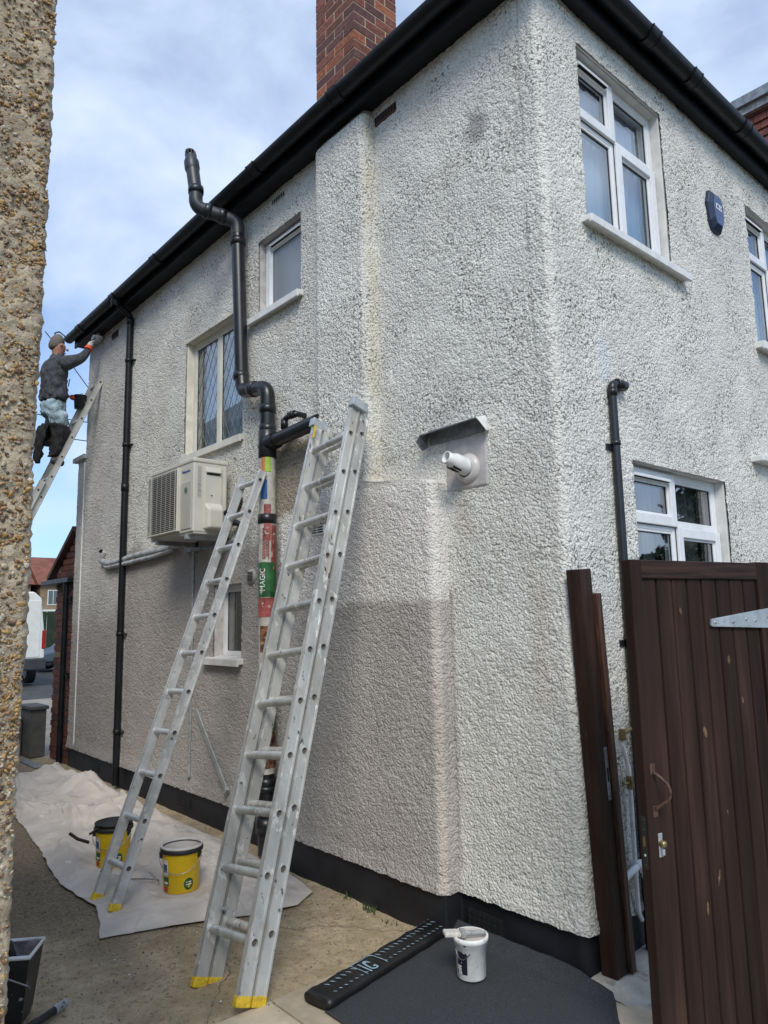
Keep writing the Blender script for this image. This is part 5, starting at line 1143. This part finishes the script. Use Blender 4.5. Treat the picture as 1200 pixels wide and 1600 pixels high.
# paint scuttle and roller pole
sc_ = thing('paint_scuttle', 'black paint splashed square scuttle tucked behind the pebbledashed corner', 'scuttle', (-1.90, 1.46, 0))
def frus(mb, c, a0, a1, z0, z1, rot, mi=0, flip=False):
    ca, sa = math.cos(rot), math.sin(rot); V = []
    for (a, z) in ((a0, z0), (a1, z1)):
        for (x, y) in ((-1, -1), (1, -1), (1, 1), (-1, 1)): X0, Y0 = x*a[0], y*a[1]; V.append((c[0]+X0*ca-Y0*sa, c[1]+X0*sa+Y0*ca, z))
    return mb.add(V, [(0, 1, 5, 4), (1, 2, 6, 5), (2, 3, 7, 6), (3, 0, 4, 7), (3, 2, 1, 0)], mi)
sr = R(-34); scc = (-1.945, 1.475)
frus(MB(), scc, (.068, .062), (.096, .088), .004, .262, sr).build('pail', 'scuttle', sc_)
frus(MB(), scc, (.065, .059), (.092, .084), .02, .263, sr).build('inner_wall', 'scuttle_in', sc_)
ca, sa = math.cos(sr), math.sin(sr); cr_ = [Vector((scc[0]+x*.097*ca-y*.089*sa, scc[1]+x*.097*sa+y*.089*ca, .264)) for x, y in ((-1, -1), (1, -1), (1, 1), (-1, 1))]
MB().tube(cr_, .006, 6, closed=True).build('rim', 'white', sc_)
MB().tube([cr_[0]+(cr_[1]-cr_[0])*.02+Vector((0, 0, -.01)), cr_[0]*.55+cr_[1]*.45+Vector((.02, -.03, -.07)), cr_[1]+Vector((-.005, -.02, -.10))], .004, 6).build('wire_handle', 'wire', sc_)
sb = thing('scuttle_brush', 'dark handled brush standing inside the black scuttle', 'brush', (-1.93, 1.48, .1))
MB().tube([(-1.915, 1.46, .12), (-1.935, 1.47, .20), (-1.955, 1.49, .295)], [.012, .017, .010], 8).build('handle', 'rubber', sb)
MB().box((-1.935, 1.435, .05), (-1.895, 1.475, .12)).build('bristles', 'bristle', sb, bev=.005)
pl = thing('roller_pole', 'short paint smeared pole lying on the concrete in front of the scuttle', 'pole', (-1.88, 1.33, 0))
MB().tube([(-2.02, 1.255, .018), (-1.80, 1.375, .018)], .016, 10).build('pole', 'scuttle', pl); MB().tube([(-1.80, 1.375, .018), (-1.745, 1.405, .018)], .018, 10).build('grip', 'trunk_white', pl)

# roofing felt: flat sheet, turned up at the wall, with the unrolled end left as a squashed roll
felt = thing('roofing_felt', 'dark mineral roofing felt laid on the slabs with its roll end still curled', 'roofing felt', (-.5, .3, 0))
fx = np.linspace(-.985, -.035, 120); fy = np.linspace(-.30, .80, 150); FX, FY = np.meshgrid(fx, fy, indexing='ij')
farY = .60+.185*(FX+.985)/.9
FYc = np.minimum(FY, farY)
right = -.035-1.25*np.clip(-FYc-.135, 0, 1)+.010*perlin(FYc*14, FYc*0, 137)
FXc = -.985+(FX+.985)*(right+.985)/.95
FZ = .017+.003*perlin(FXc*5, FYc*5, 131)+.046*sstep((FXc-right)+.075, .0, .08)*sstep(FYc, -.22, .1)+.008*sstep((FXc-right)+.05, 0, .05)
FZ = FZ+.004*sstep(perlin(FXc*2.2, FYc*3, 133), .1, .5)
grid_object('felt_sheet', np.stack([FXc, FYc, FZ], -1), 'felt', felt).modifiers.new('solid', 'SOLIDIFY').thickness = .003
mb = MB(); A_, B_ = Vector((-.985, .655, .0)), Vector((-.055, .825, .0)); ax = (B_-A_).normalized(); ay = Z_.cross(ax)
prof = [(.074*math.copysign(abs(math.cos(a))**.6, math.cos(a)), .034+.024*math.copysign(abs(math.sin(a))**.7, math.sin(a))) for a in np.linspace(0, 2*math.pi, 25)[:-1]]
Lr = (B_-A_).length
nL = 40; V = []; F = []
for i in range(nL+1):
    l = Lr*i/nL; q = 1+.03*math.sin(i*.9)+.02*random.uniform(-1, 1)
    for x, z in prof: V.append(A_+ax*l+ay*(x*q)+Z_*(.002+z*q))
npf = len(prof)
for i in range(nL):
    for j_ in range(npf): F.append((i*npf+j_, i*npf+(j_+1) % npf, (i+1)*npf+(j_+1) % npf, (i+1)*npf+j_))
F += [tuple(range(npf)), tuple(range(nL*npf, (nL+1)*npf))]
roll_ = MB().add(V, F, 0, True).build('felt_roll', 'feltback', felt)
def onroll(l, s, lift=.0012):   # l along, s around measured from the top towards the viewer
    a = math.pi/2-s/.055 if False else None
    th = math.pi/2+s/.055    # towards -Y side
    x, z = .074*math.copysign(abs(math.cos(th))**.6, math.cos(th)), .034+.024*math.copysign(abs(math.sin(th))**.7, math.sin(th))
    nrm = Vector((math.cos(th)/.074, math.sin(th)/.024)).normalized()
    return A_+ax*l+ay*(x*1.035+nrm.x*lift)*1.0+Z_*(.002+z*1.035+nrm.y*lift)
sgn = 1 if (onroll(.1, .03)-onroll(.1, 0)).y < 0 else -1
mb = MB()
for i in range(26):
    for k_ in range(3):
        l = .06+i*.034+(k_ % 2)*.017; s = sgn*(-.040+k_*.030)
        if .27 < l < .40 and k_ > 0: continue
        mb.add([onroll(l, s-.003), onroll(l+.012, s-.003+sgn*.008), onroll(l+.012, s+.002+sgn*.008), onroll(l, s+.002)], [(0, 1, 2, 3)])
mb.build('printed_marks', 'text_pale', roll_)['kind'] = 'stuff'
text_mesh('IG', .062, (0, 0, 0), X_, Y_, 'roll_lettering', 'text_pale', roll_, .0004, lambda c_: onroll(.285+c_.x, sgn*(.034-c_.y), .0018+c_.z), .001)
mb = MB()
ol = [(.262, -.024), (.385, -.024), (.40, -.012), (.40, .038)]
for (a, b) in zip(ol[:-1], ol[1:]):
    P_ = [onroll(a[0]+(b[0]-a[0])*q, sgn*(a[1]+(b[1]-a[1])*q), .002) for q in np.linspace(0, 1, 6)]; mb.tube(P_, .0016, 4)
mb.tube([onroll(.262, sgn*q, .002) for q in np.linspace(-.024, .038, 8)], .0016, 4); mb.build('logo_outline', 'text_pale', roll_)

# white paint pot with a brush across it
pot = thing('paint_pot', 'small white paint splattered pot standing on the dark roofing felt', 'paint pot', (-.345, .375, .022)); pc = Vector((-.345, .375, .024))
MB().lathe(pc, [(.001, 0), (.060, 0), (.064, .006), (.0685, .135), (.074, .138), (.075, .150), (.079, .152), (.080, .172), (.075, .174), (.071, .172)], 36).build('pail', 'paintpot', pot)
MB().lathe(pc, [(.0715, .172), (.069, .155), (.067, .148)], 36).build('inner_wall', 'paint', pot); MB().lathe(pc, [(.0685, .150), (.001, .150)], 36, smooth=False).build('paint', 'paint', pot)
V = [pc+Vector((.0682*math.cos(a), .0682*math.sin(a), z)) for z in (.03, .118) for a in np.linspace(R(165), R(208), 8)]
MB().add(V, [(i, i+1, 9+i, 8+i) for i in range(7)]).build('dark_label', M('dark_splashed_label', (.012, .012, .03), .4, spots=(((.6, .6, .58), 40, .54, .6),)), pot)
MB().tube([pc+Vector((.070*math.cos(a), .070*math.sin(a), .118-.03*math.sin((a-R(150))/R(70)*math.pi))) for a in np.linspace(R(150), R(220), 9)], .0025, 5).build('wire_handle', 'wire', pot)
brs = thing('paint_brush', 'wide paint brush resting across the top of the white pot', 'brush', (-.38, .37, .2))
d_ = Vector((.80, -.50, -.06)).normalized(); u_ = Vector((.5, .8, .0)).normalized(); n_ = d_.cross(u_); o_ = Vector((-.42, .425, .206))
MB().obox(o_, d_, u_, n_, (-.03, -.026, -.010), (.045, .026, .010)).build('bristles', 'bristle', brs, bev=.006)
MB().obox(o_, d_, u_, n_, (.045, -.027, -.011), (.068, .027, .011)).build('ferrule', 'trunk_white', brs, bev=.002)
MB().tube([o_+d_*.066, o_+d_*.11, o_+d_*.165], [.014, .011, .008], 8).build('handle', 'trunk_white', brs)

# ================================================================== POSTS AND GATE AT THE CORNER
po = thing('gate_post', 'thick dark stained post leaning at the house corner with a lock keep plate', 'post', (.05, -.06, .02))
a_, b_ = Vector((.060, -.100, .03)), Vector((-.045, -.105, 1.80)); U = (b_-a_).normalized(); Vx = (X_-U*X_.dot(U)).normalized(); Vy = U.cross(Vx)
Lp = (b_-a_).length
MB().obox(a_, U, Vx, Vy, (0, 0, 0), (Lp, .088, .078)).build('timber', 'timber', po, bev=.004)
kp_ = MB().obox(a_, U, Vx, Vy, (.74, .056, -.003), (.97, .080, .0005)).build('keep_plate', 'zinc', po, bev=.002)
MB().obox(a_, U, Vx, Vy, (.82, .062, -.0038), (.88, .074, -.0025)).build('keep_slot', 'dark', kp_)
for q in (.755, .79, .92, .955): MB().lathe(a_+U*q+Vx*.068-Vy*.003, [(.004, 0), (.003, .0015), (.0005, .002)], 8, axis=-Vy).build('screw', 'rust', kp_)
ps = thing('door_stop_batten', 'slimmer red brown batten standing against the dark post', 'post', (.12, -.09, .02))
MB().obox(a_, U, Vx, Vy, (-.002, .0895, -.018), (Lp-.115, .128, .030)).build('timber', 'timber_red', ps, bev=.004)
gate = thing('gate', 'dark brown boarded wooden gate standing open at the right with a galvanised hinge', 'gate', (.5, -.45, 0))
KG = .84; G0 = Vector((-.460, -.596, 1.6*(1-KG))); g = Vector((.978, -.208, 0))*KG; gn = Vector((-.208, -.978, 0))*KG; ZG = Z_*KG
def gb(mb, a, b): return mb.obox(G0, g, ZG, gn, a, b)    # (along, up, out)
gb(MB(), (0, -.33, -.052), (.068, 1.83, .0)).build('stile', 'gate', gate, bev=.004)
gb(MB(), (.886, -.33, -.052), (.985, 1.835, .0)).build('stile', 'gate', gate, bev=.004)
gb(MB(), (.070, 1.747, -.05), (.884, 1.83, -.001)).build('rail', 'gate_rail', gate, bev=.004)
gb(MB(), (.070, -.33, -.05), (.884, -.23, -.002)).build('rail', 'gate_rail', gate, bev=.004)
for i in range(8):
    x0_ = .0705+i*.1015; x1_ = x0_+.0962; dz = random.uniform(-.0015, .0015)
    # each board: shallow V on both edges
    prof = [(x0_, -.040), (x1_, -.040), (x1_, -.027), (x1_-.0045, -.013+dz), (x0_+.0045, -.013+dz), (x0_, -.027)]
    m_ = MB(); V = [G0+g*x+gn*y+ZG*z for z in (-.23, 1.746) for x, y in prof]
    m_.add(V, [tuple(range(6))[::-1], tuple(range(6, 12))]+[(q, (q+1) % 6, 6+(q+1) % 6, 6+q) for q in range(6)]); m_.build('board', 'gate', gate)
for (x, z, rx, rz) in ((.315, 1.60, .009, .019), (.415, 1.06, .012, .026), (.625, 1.37, .009, .020), (.525, .70, .005, .011), (.43, .44, .007, .036), (.70, 1.18, .007, .015), (.34, .33, .007, .030)):
    tilt = random.uniform(-.3, .3); V = [G0+g*(x+rx*math.cos(q)*math.cos(tilt)-rz*math.sin(q)*math.sin(tilt))+ZG*(z+rx*math.cos(q)*math.sin(tilt)+rz*math.sin(q)*math.cos(tilt))+gn*(-.0112) for q in np.linspace(0, 2*math.pi, 13)[:-1]]
    MB().add(V, [tuple(range(12))]).build('knot', 'knot', gate)
hg = MB().extr([(.505, 1.545), (.508, 1.562), (1.00, 1.613), (1.00, 1.508), (.508, 1.527), (.503, 1.532)], G0+gn*(.0), g, ZG, gn, -.008, .004).build('strap_hinge', 'galv', gate, bev=.0015)
for (x, z) in ((.53, 1.545), (.66, 1.546), (.76, 1.556), (.83, 1.548), (.93, 1.565)): MB().lathe(G0+g*x+ZG*z+gn*.004, [(.007, 0), (.005, .003), (.0005, .004)], 10, axis=gn).build('hinge_bolt', 'zinc', hg)
hn = MB().tube(bend([tuple(G0+g*.045+ZG*.93+gn*.006), tuple(G0+g*.055+ZG*.915+gn*.03), tuple(G0+g*.075+ZG*.88+gn*.06), tuple(G0+g*.075+ZG*.83+gn*.06), tuple(G0+g*.052+ZG*.80+gn*.025), tuple(G0+g*.045+ZG*.785+gn*.006)], .02), .006, 8).build('pull_handle', 'rust', gate)
for z in (.945, .775): gb(MB(), (.030, z-.025, 0), (.060, z+.022, .004)).build('handle_plate', 'rust', hn, bev=.003)
lp = MB().obox(G0, g, ZG, gn, (-.0025, .545, -.038), (.0005, .755, -.014)).build('lock_plate', 'rubber', gate, bev=.001)
MB().obox(G0, g, ZG, gn, (-.0040, .635, -.032), (-.0024, .675, -.020)).build('latch_bolt', 'brass', lp)
for z in (.56, .60, .70, .74): MB().lathe(G0+ZG*z+gn*-.026-g*.0026, [(.005, 0), (.004, .0015), (.0004, .002)], 8, axis=-g).build('screw', 'galv' if z == .60 else 'rubber', lp)
ly = gb(MB(), (.050, .590, 0), (.074, .685, .005)).build('lock_escutcheon', 'galv', gate, bev=.002)
MB().lathe(G0+g*.062+ZG*.645+gn*.005, [(.012, 0), (.012, .016), (.008, .02), (.0005, .02)], 12, axis=gn).build('lock_barrel', 'brass', ly)
gb(MB(), (.056, .60, .005), (.070, .625, .018)).build('lock_snib', 'galv', ly, bev=.002)
# weeds at the foot of the black plinth
rs = np.random.RandomState(3)
for (cx_, cy_, n_, h_) in ((-.165, 1.30, 26, .06), (-.16, 1.52, 14, .045), (-1.12, .83, 14, .03), (-.20, 1.10, 10, .03)):
    mb = MB()
    for i in range(n_):
        bx_, by_ = cx_+rs.normal(0, .012), cy_+rs.normal(0, .03); hx, hy, hz = rs.normal(0, .012), rs.normal(0, .012), .62*h_*rs.uniform(.4, 1.1)
        p0, p1 = Vector((bx_, by_, -.01)), Vector((bx_+hx, by_+hy, hz)); s_ = Vector((rs.normal(), rs.normal(), 0)).normalized()*.003
        mb.add([p0-s_, p0+s_, (p0+p1)/2+s_*.9+Z_*.004, p1, (p0+p1)/2-s_*.9+Z_*.004], [(0, 1, 2, 3, 4)])
    o = mb.build('weed_tuft', 'grass'); tag(o, {.06: 'taller green weed tuft at the foot of the black plinth left of the felt roll', .045: 'lower green weed tuft at the plinth, farther along than the tall one'}.get(h_) or ('tiny grass tuft in the slab joint near the felt roll end' if cx_ < -1 else 'tiny grass tuft at the plinth right beside the felt roll'), 'weed', 'weeds along the plinth')
# grit and paint flakes on the concrete
mb = MB()
for i in range(2600):
    x, y = rs.uniform(-2.1, -.15), rs.uniform(.88, 4.2) if i % 2 else rs.uniform(1.4, 3.6); s_ = abs(rs.normal(.0, .0035))+.0018
    P_ = [(x+rs.uniform(-s_, s_), y+rs.uniform(-s_, s_), rs.uniform(-.012, -.002)+s_*.7) for q in range(4)]
    mb.add(P_, [(0, 1, 2), (0, 1, 3), (1, 2, 3), (0, 2, 3)])
o = mb.build('loose_grit', 'block'); tag(o, kind='stuff')
mb = MB()
for i in range(60):
    x, y = rs.uniform(-1.6, -.2), rs.uniform(.9, 1.9); s_ = rs.uniform(.002, .007); a0 = rs.uniform(0, 6)
    mb.add([(x+s_*math.cos(a0+q*1.57)*rs.uniform(.6, 1), y+s_*math.sin(a0+q*1.57)*rs.uniform(.6, 1), .004+rs.uniform(0, .004)) for q in range(4)], [(0, 1, 2, 3)])
o = mb.build('paint_flakes', 'white'); tag(o, kind='stuff')

# ================================================================== BEYOND THE HOUSE
por = thing('brick_porch', 'dark red brick porch with sloping roof beyond the far corner', 'porch', (.6, 7.25, 0))
mb = MB(); rs = np.random.RandomState(11)
MB().box((.012, 6.905, 0), (1.5, 7.59, 2.3)).build('mortar_core', 'mortar', por)
for ci in range(36):
    z_ = ci*.075
    ytop = 7.60 if z_ < 2.18 else 7.60-(z_-2.18)*1.55
    y_ = 6.905-(.112 if ci % 2 else 0)
    while y_ < ytop-.02:
        a, b = max(6.905, y_), min(ytop, y_+.215)
        if b-a > .03: mb.box((rs.uniform(-.003, .003), a, z_), (.10, b, z_+.065), rs.choice([0, 0, 1, 0, 1]) if rs.rand() < .97 else 2)
        y_ += .225
bw = mb.build('brickwork', ['brick_a', 'brick_b', 'farbrick'], por); bw['kind'] = 'stuff'
mb = MB()
for ci in range(30):
    mb.box((.0, 7.59, ci*.075), (.10, 7.605, ci*.075+.065))
MB().add([(-.06, 6.90, 2.76), (1.6, 6.90, 2.76), (1.6, 7.82, 2.20), (-.06, 7.82, 2.20), (-.06, 6.90, 2.70), (1.6, 6.90, 2.70), (1.6, 7.82, 2.14), (-.06, 7.82, 2.14)], [(0, 1, 2, 3), (7, 6, 5, 4), (0, 4, 5, 1), (1, 5, 6, 2), (2, 6, 7, 3), (3, 7, 4, 0)]).build('roof', 'rooftile', por)
MB().box((-.09, 6.9, 2.09), (.0, 7.95, 2.15)).build('gutter', 'blackplastic', por, bev=.008)
MB().tube([(-.055, 7.05, 2.10), (-.055, 7.05, .02)], .034, 12).box((-.05, 6.93, 1.0), (.0, 7.04, 1.03)).box((-.05, 6.93, 1.9), (.0, 7.04, 1.93)).build('downpipe', 'blackplastic', por)
blk = thing('block_step', 'taller grey block pier with capping slab beside the brick porch', 'pier', (-.2, 7.9, 0)); MB().box((-.20, 7.70, 0), (-.02, 8.15, .56)).build('pier', 'block', blk, bev=.006); MB().box((-.22, 7.67, .563), (.0, 8.18, .605)).build('capping', 'block', blk, bev=.006)
blk2 = thing('low_block_wall', 'lower grey block wall end left of the taller pier', 'pier', (-.5, 8.5, 0)); MB().box((-.50, 8.0, 0), (-.215, 8.9, .42)).build('wall', 'block', blk2, bev=.006); MB().box((-.52, 7.98, .423), (-.222, 8.92, .46)).build('capping', 'block', blk2, bev=.006)
dr_ = thing('drain_channel', 'narrow grey drain grating let into the drive by the porch', 'drain', (-.3, 7.2, 0)); MB().box((-.34, 6.95, -.02), (-.24, 7.65, .003)).build('channel', 'block', dr_)
mb = MB()
for i in range(20): mb.box((-.335, 6.97+i*.034, .003), (-.245, 6.97+i*.034+.018, .012))
mb.build('grating', 'galv', dr_)
# white van, rear end towards us
van = thing('white_van', 'white panel van parked on the drive, rear corner showing', 'van', (2.35, 21.5, 0))
vx1, vx0, vy0, vy1 = 3.16, 1.20, 18.9, 23.9
prof = [(vx0+.05, .55), (vx1-.05, .55), (vx1, .75), (vx1-.02, 1.35), (vx1-.13, 2.30), (vx1-.32, 2.48), (vx0+.32, 2.48), (vx0+.13, 2.30), (vx0+.02, 1.35), (vx0, .75)]
MB().extr(prof, (0, 0, 0), X_, Z_, Y_, vy0, vy1-1.2).build('body', 'vanwhite', van, bev=.05, seg=3)
MB().extr([(0, .55), (1.5, .55), (1.5, 1.0), (.9, 1.25), (.1, 2.35), (0, 2.45)], (0, vy1-1.2, 0), Y_, Z_, X_, vx0+.06, vx1-.06).build('cab', 'vanwhite', van, bev=.05)
MB().box((vx0-.01, vy0-.10, .40), (vx1+.02, vy0+.12, .72)).build('bumper', 'darkplastic', van, bev=.04)
for x in (vx0, vx1): MB().box((x-.09, vy0-.015, .95), (x+.012, vy0+.06, 1.45)).build('tail_light', 'taillight', van, bev=.02)
for x in (vx0+.14, vx1-.99): d_o = MB().box((x, vy0-.012, .74), (x+.85, vy0+.01, 2.25)).build('rear_door', 'vanwhite', van, bev=.02); MB().box((x+.40, vy0-.03, 1.0), (x+.44, vy0-.010, 1.25)).build('handle', 'darkplastic', d_o)
for x in (vx0+.12, vx1-.12):
    for y in (vy0+.95, vy1-.8): w_o = MB().tube([(x-.1, y, .33), (x+.1, y, .33)], .33, 22).build('wheel', 'tyre', van); MB().tube([(x-.11, y, .33), (x+.11, y, .33)], .19, 18).build('rim', 'galv', w_o)
car = thing('parked_car', 'blue grey saloon car parked across the road behind the van', 'car', (6.6, 25.2, 0))
cprof = [(0, .30), (.1, .62), (.9, .78), (1.45, 1.28), (2.0, 1.40), (2.9, 1.38), (3.5, .95), (4.25, .86), (4.4, .60), (4.4, .30)]
cx_ = 4.5
MB().extr(cprof, (cx_, 0, 0), X_, Z_, Y_, 24.4, 26.1).build('body', 'carpaint', car, bev=.08, seg=3)
MB().extr([(1.0, .80), (1.50, 1.24), (2.05, 1.34), (2.85, 1.32), (3.35, .93), (3.3, .86)], (cx_, 24.385, 0), X_, Z_, Y_, 0, .03).build('side_window', 'glass', car)
MB().obox((cx_+1.2, 24.34, .92), X_, Y_, Z_, (0, -.12, 0), (.16, .06, .12)).build('mirror', 'carpaint', car, bev=.03)
for x in (.85, 3.5):
    for y in (24.42, 26.08): w_o = MB().tube([(cx_+x, y-.09, .31), (cx_+x, y+.09, .31)], .31, 22).build('wheel', 'tyre', car); MB().tube([(cx_+x, y-.1, .31), (cx_+x, y+.1, .31)], .19, 18).build('rim', 'galv', w_o)
fn = thing('green_fence', 'dark green boarded fence across the road behind the car', 'fence', (7, 30, 0))
for i in range(40): MB().box((1+i*.30, 30+.01*(i % 2), 0), (1+i*.30+.285, 30.03+.01*(i % 2), 2.15+random.uniform(-.02, .02))).build('board', 'greenfence', fn)
for i, (x0_, lab) in enumerate(((8.0, 'far terraced house with red tiled roof seen in the gap by the porch'), (18.5, 'far brown brick house mostly hidden behind the porch'))):
    h_ = thing('far_house', lab, 'house', (x0_+7, 82, 0), 'houses across the road'); x1_ = x0_+9.5; y_ = 74+i*.4
    MB().box((x0_, y_, 0), (x1_, y_+9, 5.6)).build('wall', 'farbrick', h_)
    MB().add([(x0_-.3, y_-.4, 5.5), (x1_+.3, y_-.4, 5.5), (x1_+.3, y_+9.4, 5.5), (x0_-.3, y_+9.4, 5.5), (x0_-.3, y_+4.5, 8.6), (x1_+.3, y_+4.5, 8.6)], [(0, 1, 5, 4), (2, 3, 4, 5), (0, 4, 3), (1, 2, 5), (3, 2, 1, 0)]).build('roof', 'farred', h_)
    MB().box((x0_+.2, y_-.6, 2.75), (x1_-.2, y_-.02, 3.05)).build('bay_band', 'white', h_)
    for k_ in range(5):
        for z in (1.0, 3.5):
            wn = MB().box((x0_+.7+k_*1.85, y_-.06, z), (x0_+1.75+k_*1.85, y_-.01, z+1.5)).build('window', 'white', h_)
            for q in range(2): MB().box((x0_+.78+k_*1.85+q*.48, y_-.075, z+.08), (x0_+1.20+k_*1.85+q*.48, y_-.061, z+1.42)).build('pane', 'glass_dark', wn)
# tile hung dormer showing above the right hand gutter
dm = thing('loft_dormer', 'red tile hung loft dormer with grey flat roof edge above the right gutter', 'dormer', (6, 1.5, 5.6))
MB().box((5.02, -.2, 5.3), (7.5, .95, 7.02)).build('cheek_wall', 'dark', dm)
mats3 = []
mb = MB(); rs = np.random.RandomState(13)
for ci in range(17):
    z_ = 5.45+ci*.095
    for k_ in range(9):
        y_ = -.2+k_*.14-(.07 if ci % 2 else 0); a, b = max(-.2, y_), min(.96, y_+.135)
        if b > a: t_ = rs.uniform(0, .006); mb.hexa([(4.985-t_, a, z_), (5.02, a, z_), (5.02, b, z_), (4.985-t_, b, z_), (5.008, a, z_+.12), (5.02, a, z_+.12), (5.02, b, z_+.12), (5.008, b, z_+.12)], int(rs.randint(0, 2)))
t_o = mb.build('hung_tiles', ['tile', 'brick_a'], dm); t_o['kind'] = 'stuff'
MB().box((4.93, -.3, 7.00), (7.6, 1.02, 7.08)).build('white_soffit', 'trunk_white', dm); MB().box((4.88, -.35, 7.082), (7.7, 1.07, 7.19)).build('flat_roof_edge', 'zinc', dm)
# overhead wires at the street
for (z, lab) in ((10.45, 'upper telephone wire behind the painter'), (9.60, 'lower telephone wire behind the painter')):
    a = [(-6+i*2.2, 30, z+.0022*(i*2.2-6-8)**2) for i in range(16)]; tag(MB().tube(a, .022, 5, cap=False).build('overhead_wire', 'rubber'), lab, 'wire', 'overhead wires')
tag(MB().tube([(5.9, 30.5, 14.4), (7.1, 30.5, 13.1), (8.6, 30.5, 11.3)], .022, 5, cap=False).build('overhead_wire', 'rubber'), 'slanting drop wire between the painter and the house', 'wire', 'overhead wires')
# conifer behind the photographer, mirrored in the lower window
def conifer(x, y, h, r, lab, seed):
    t = thing('conifer_tree', lab, 'tree', (x, y, 0), 'garden conifers'); rs = np.random.RandomState(seed)
    MB().tube([(x, y, 0), (x+.05, y, h*.5), (x, y, h*.97)], [.20, .13, .03], 10).build('trunk', 'bark', t)
    V = []; F = []
    for i in range(130):
        z = h*(.12+.86*rs.rand()**.9); l = r*(1-z/h)*rs.uniform(.6, 1.1)+.25; a = rs.uniform(0, 6.28)
        for k_ in range(int(10+l*16)):
            q = rs.uniform(.15, 1); p = np.array((x+math.cos(a)*l*q, y+math.sin(a)*l*q, z-.25*l*q*q))+rs.normal(0, .10, 3)
            d1 = rs.normal(0, 1, 3)*.11; d2 = rs.normal(0, 1, 3)*.07; b = len(V); V += [tuple(p-d1), tuple(p+d2), tuple(p+d1), tuple(p-d2)]; F.append((b, b+1, b+2, b+3))
    MB().add(V, F).build('crown', 'leaf', t)
conifer(12.5, -8.5, 8.0, 2.6, 'tall dark garden conifer mirrored in the ground floor window, nearer one', 21)
conifer(17.5, -7.0, 9.0, 3.0, 'farther dark garden conifer mirrored in the ground floor window', 22)
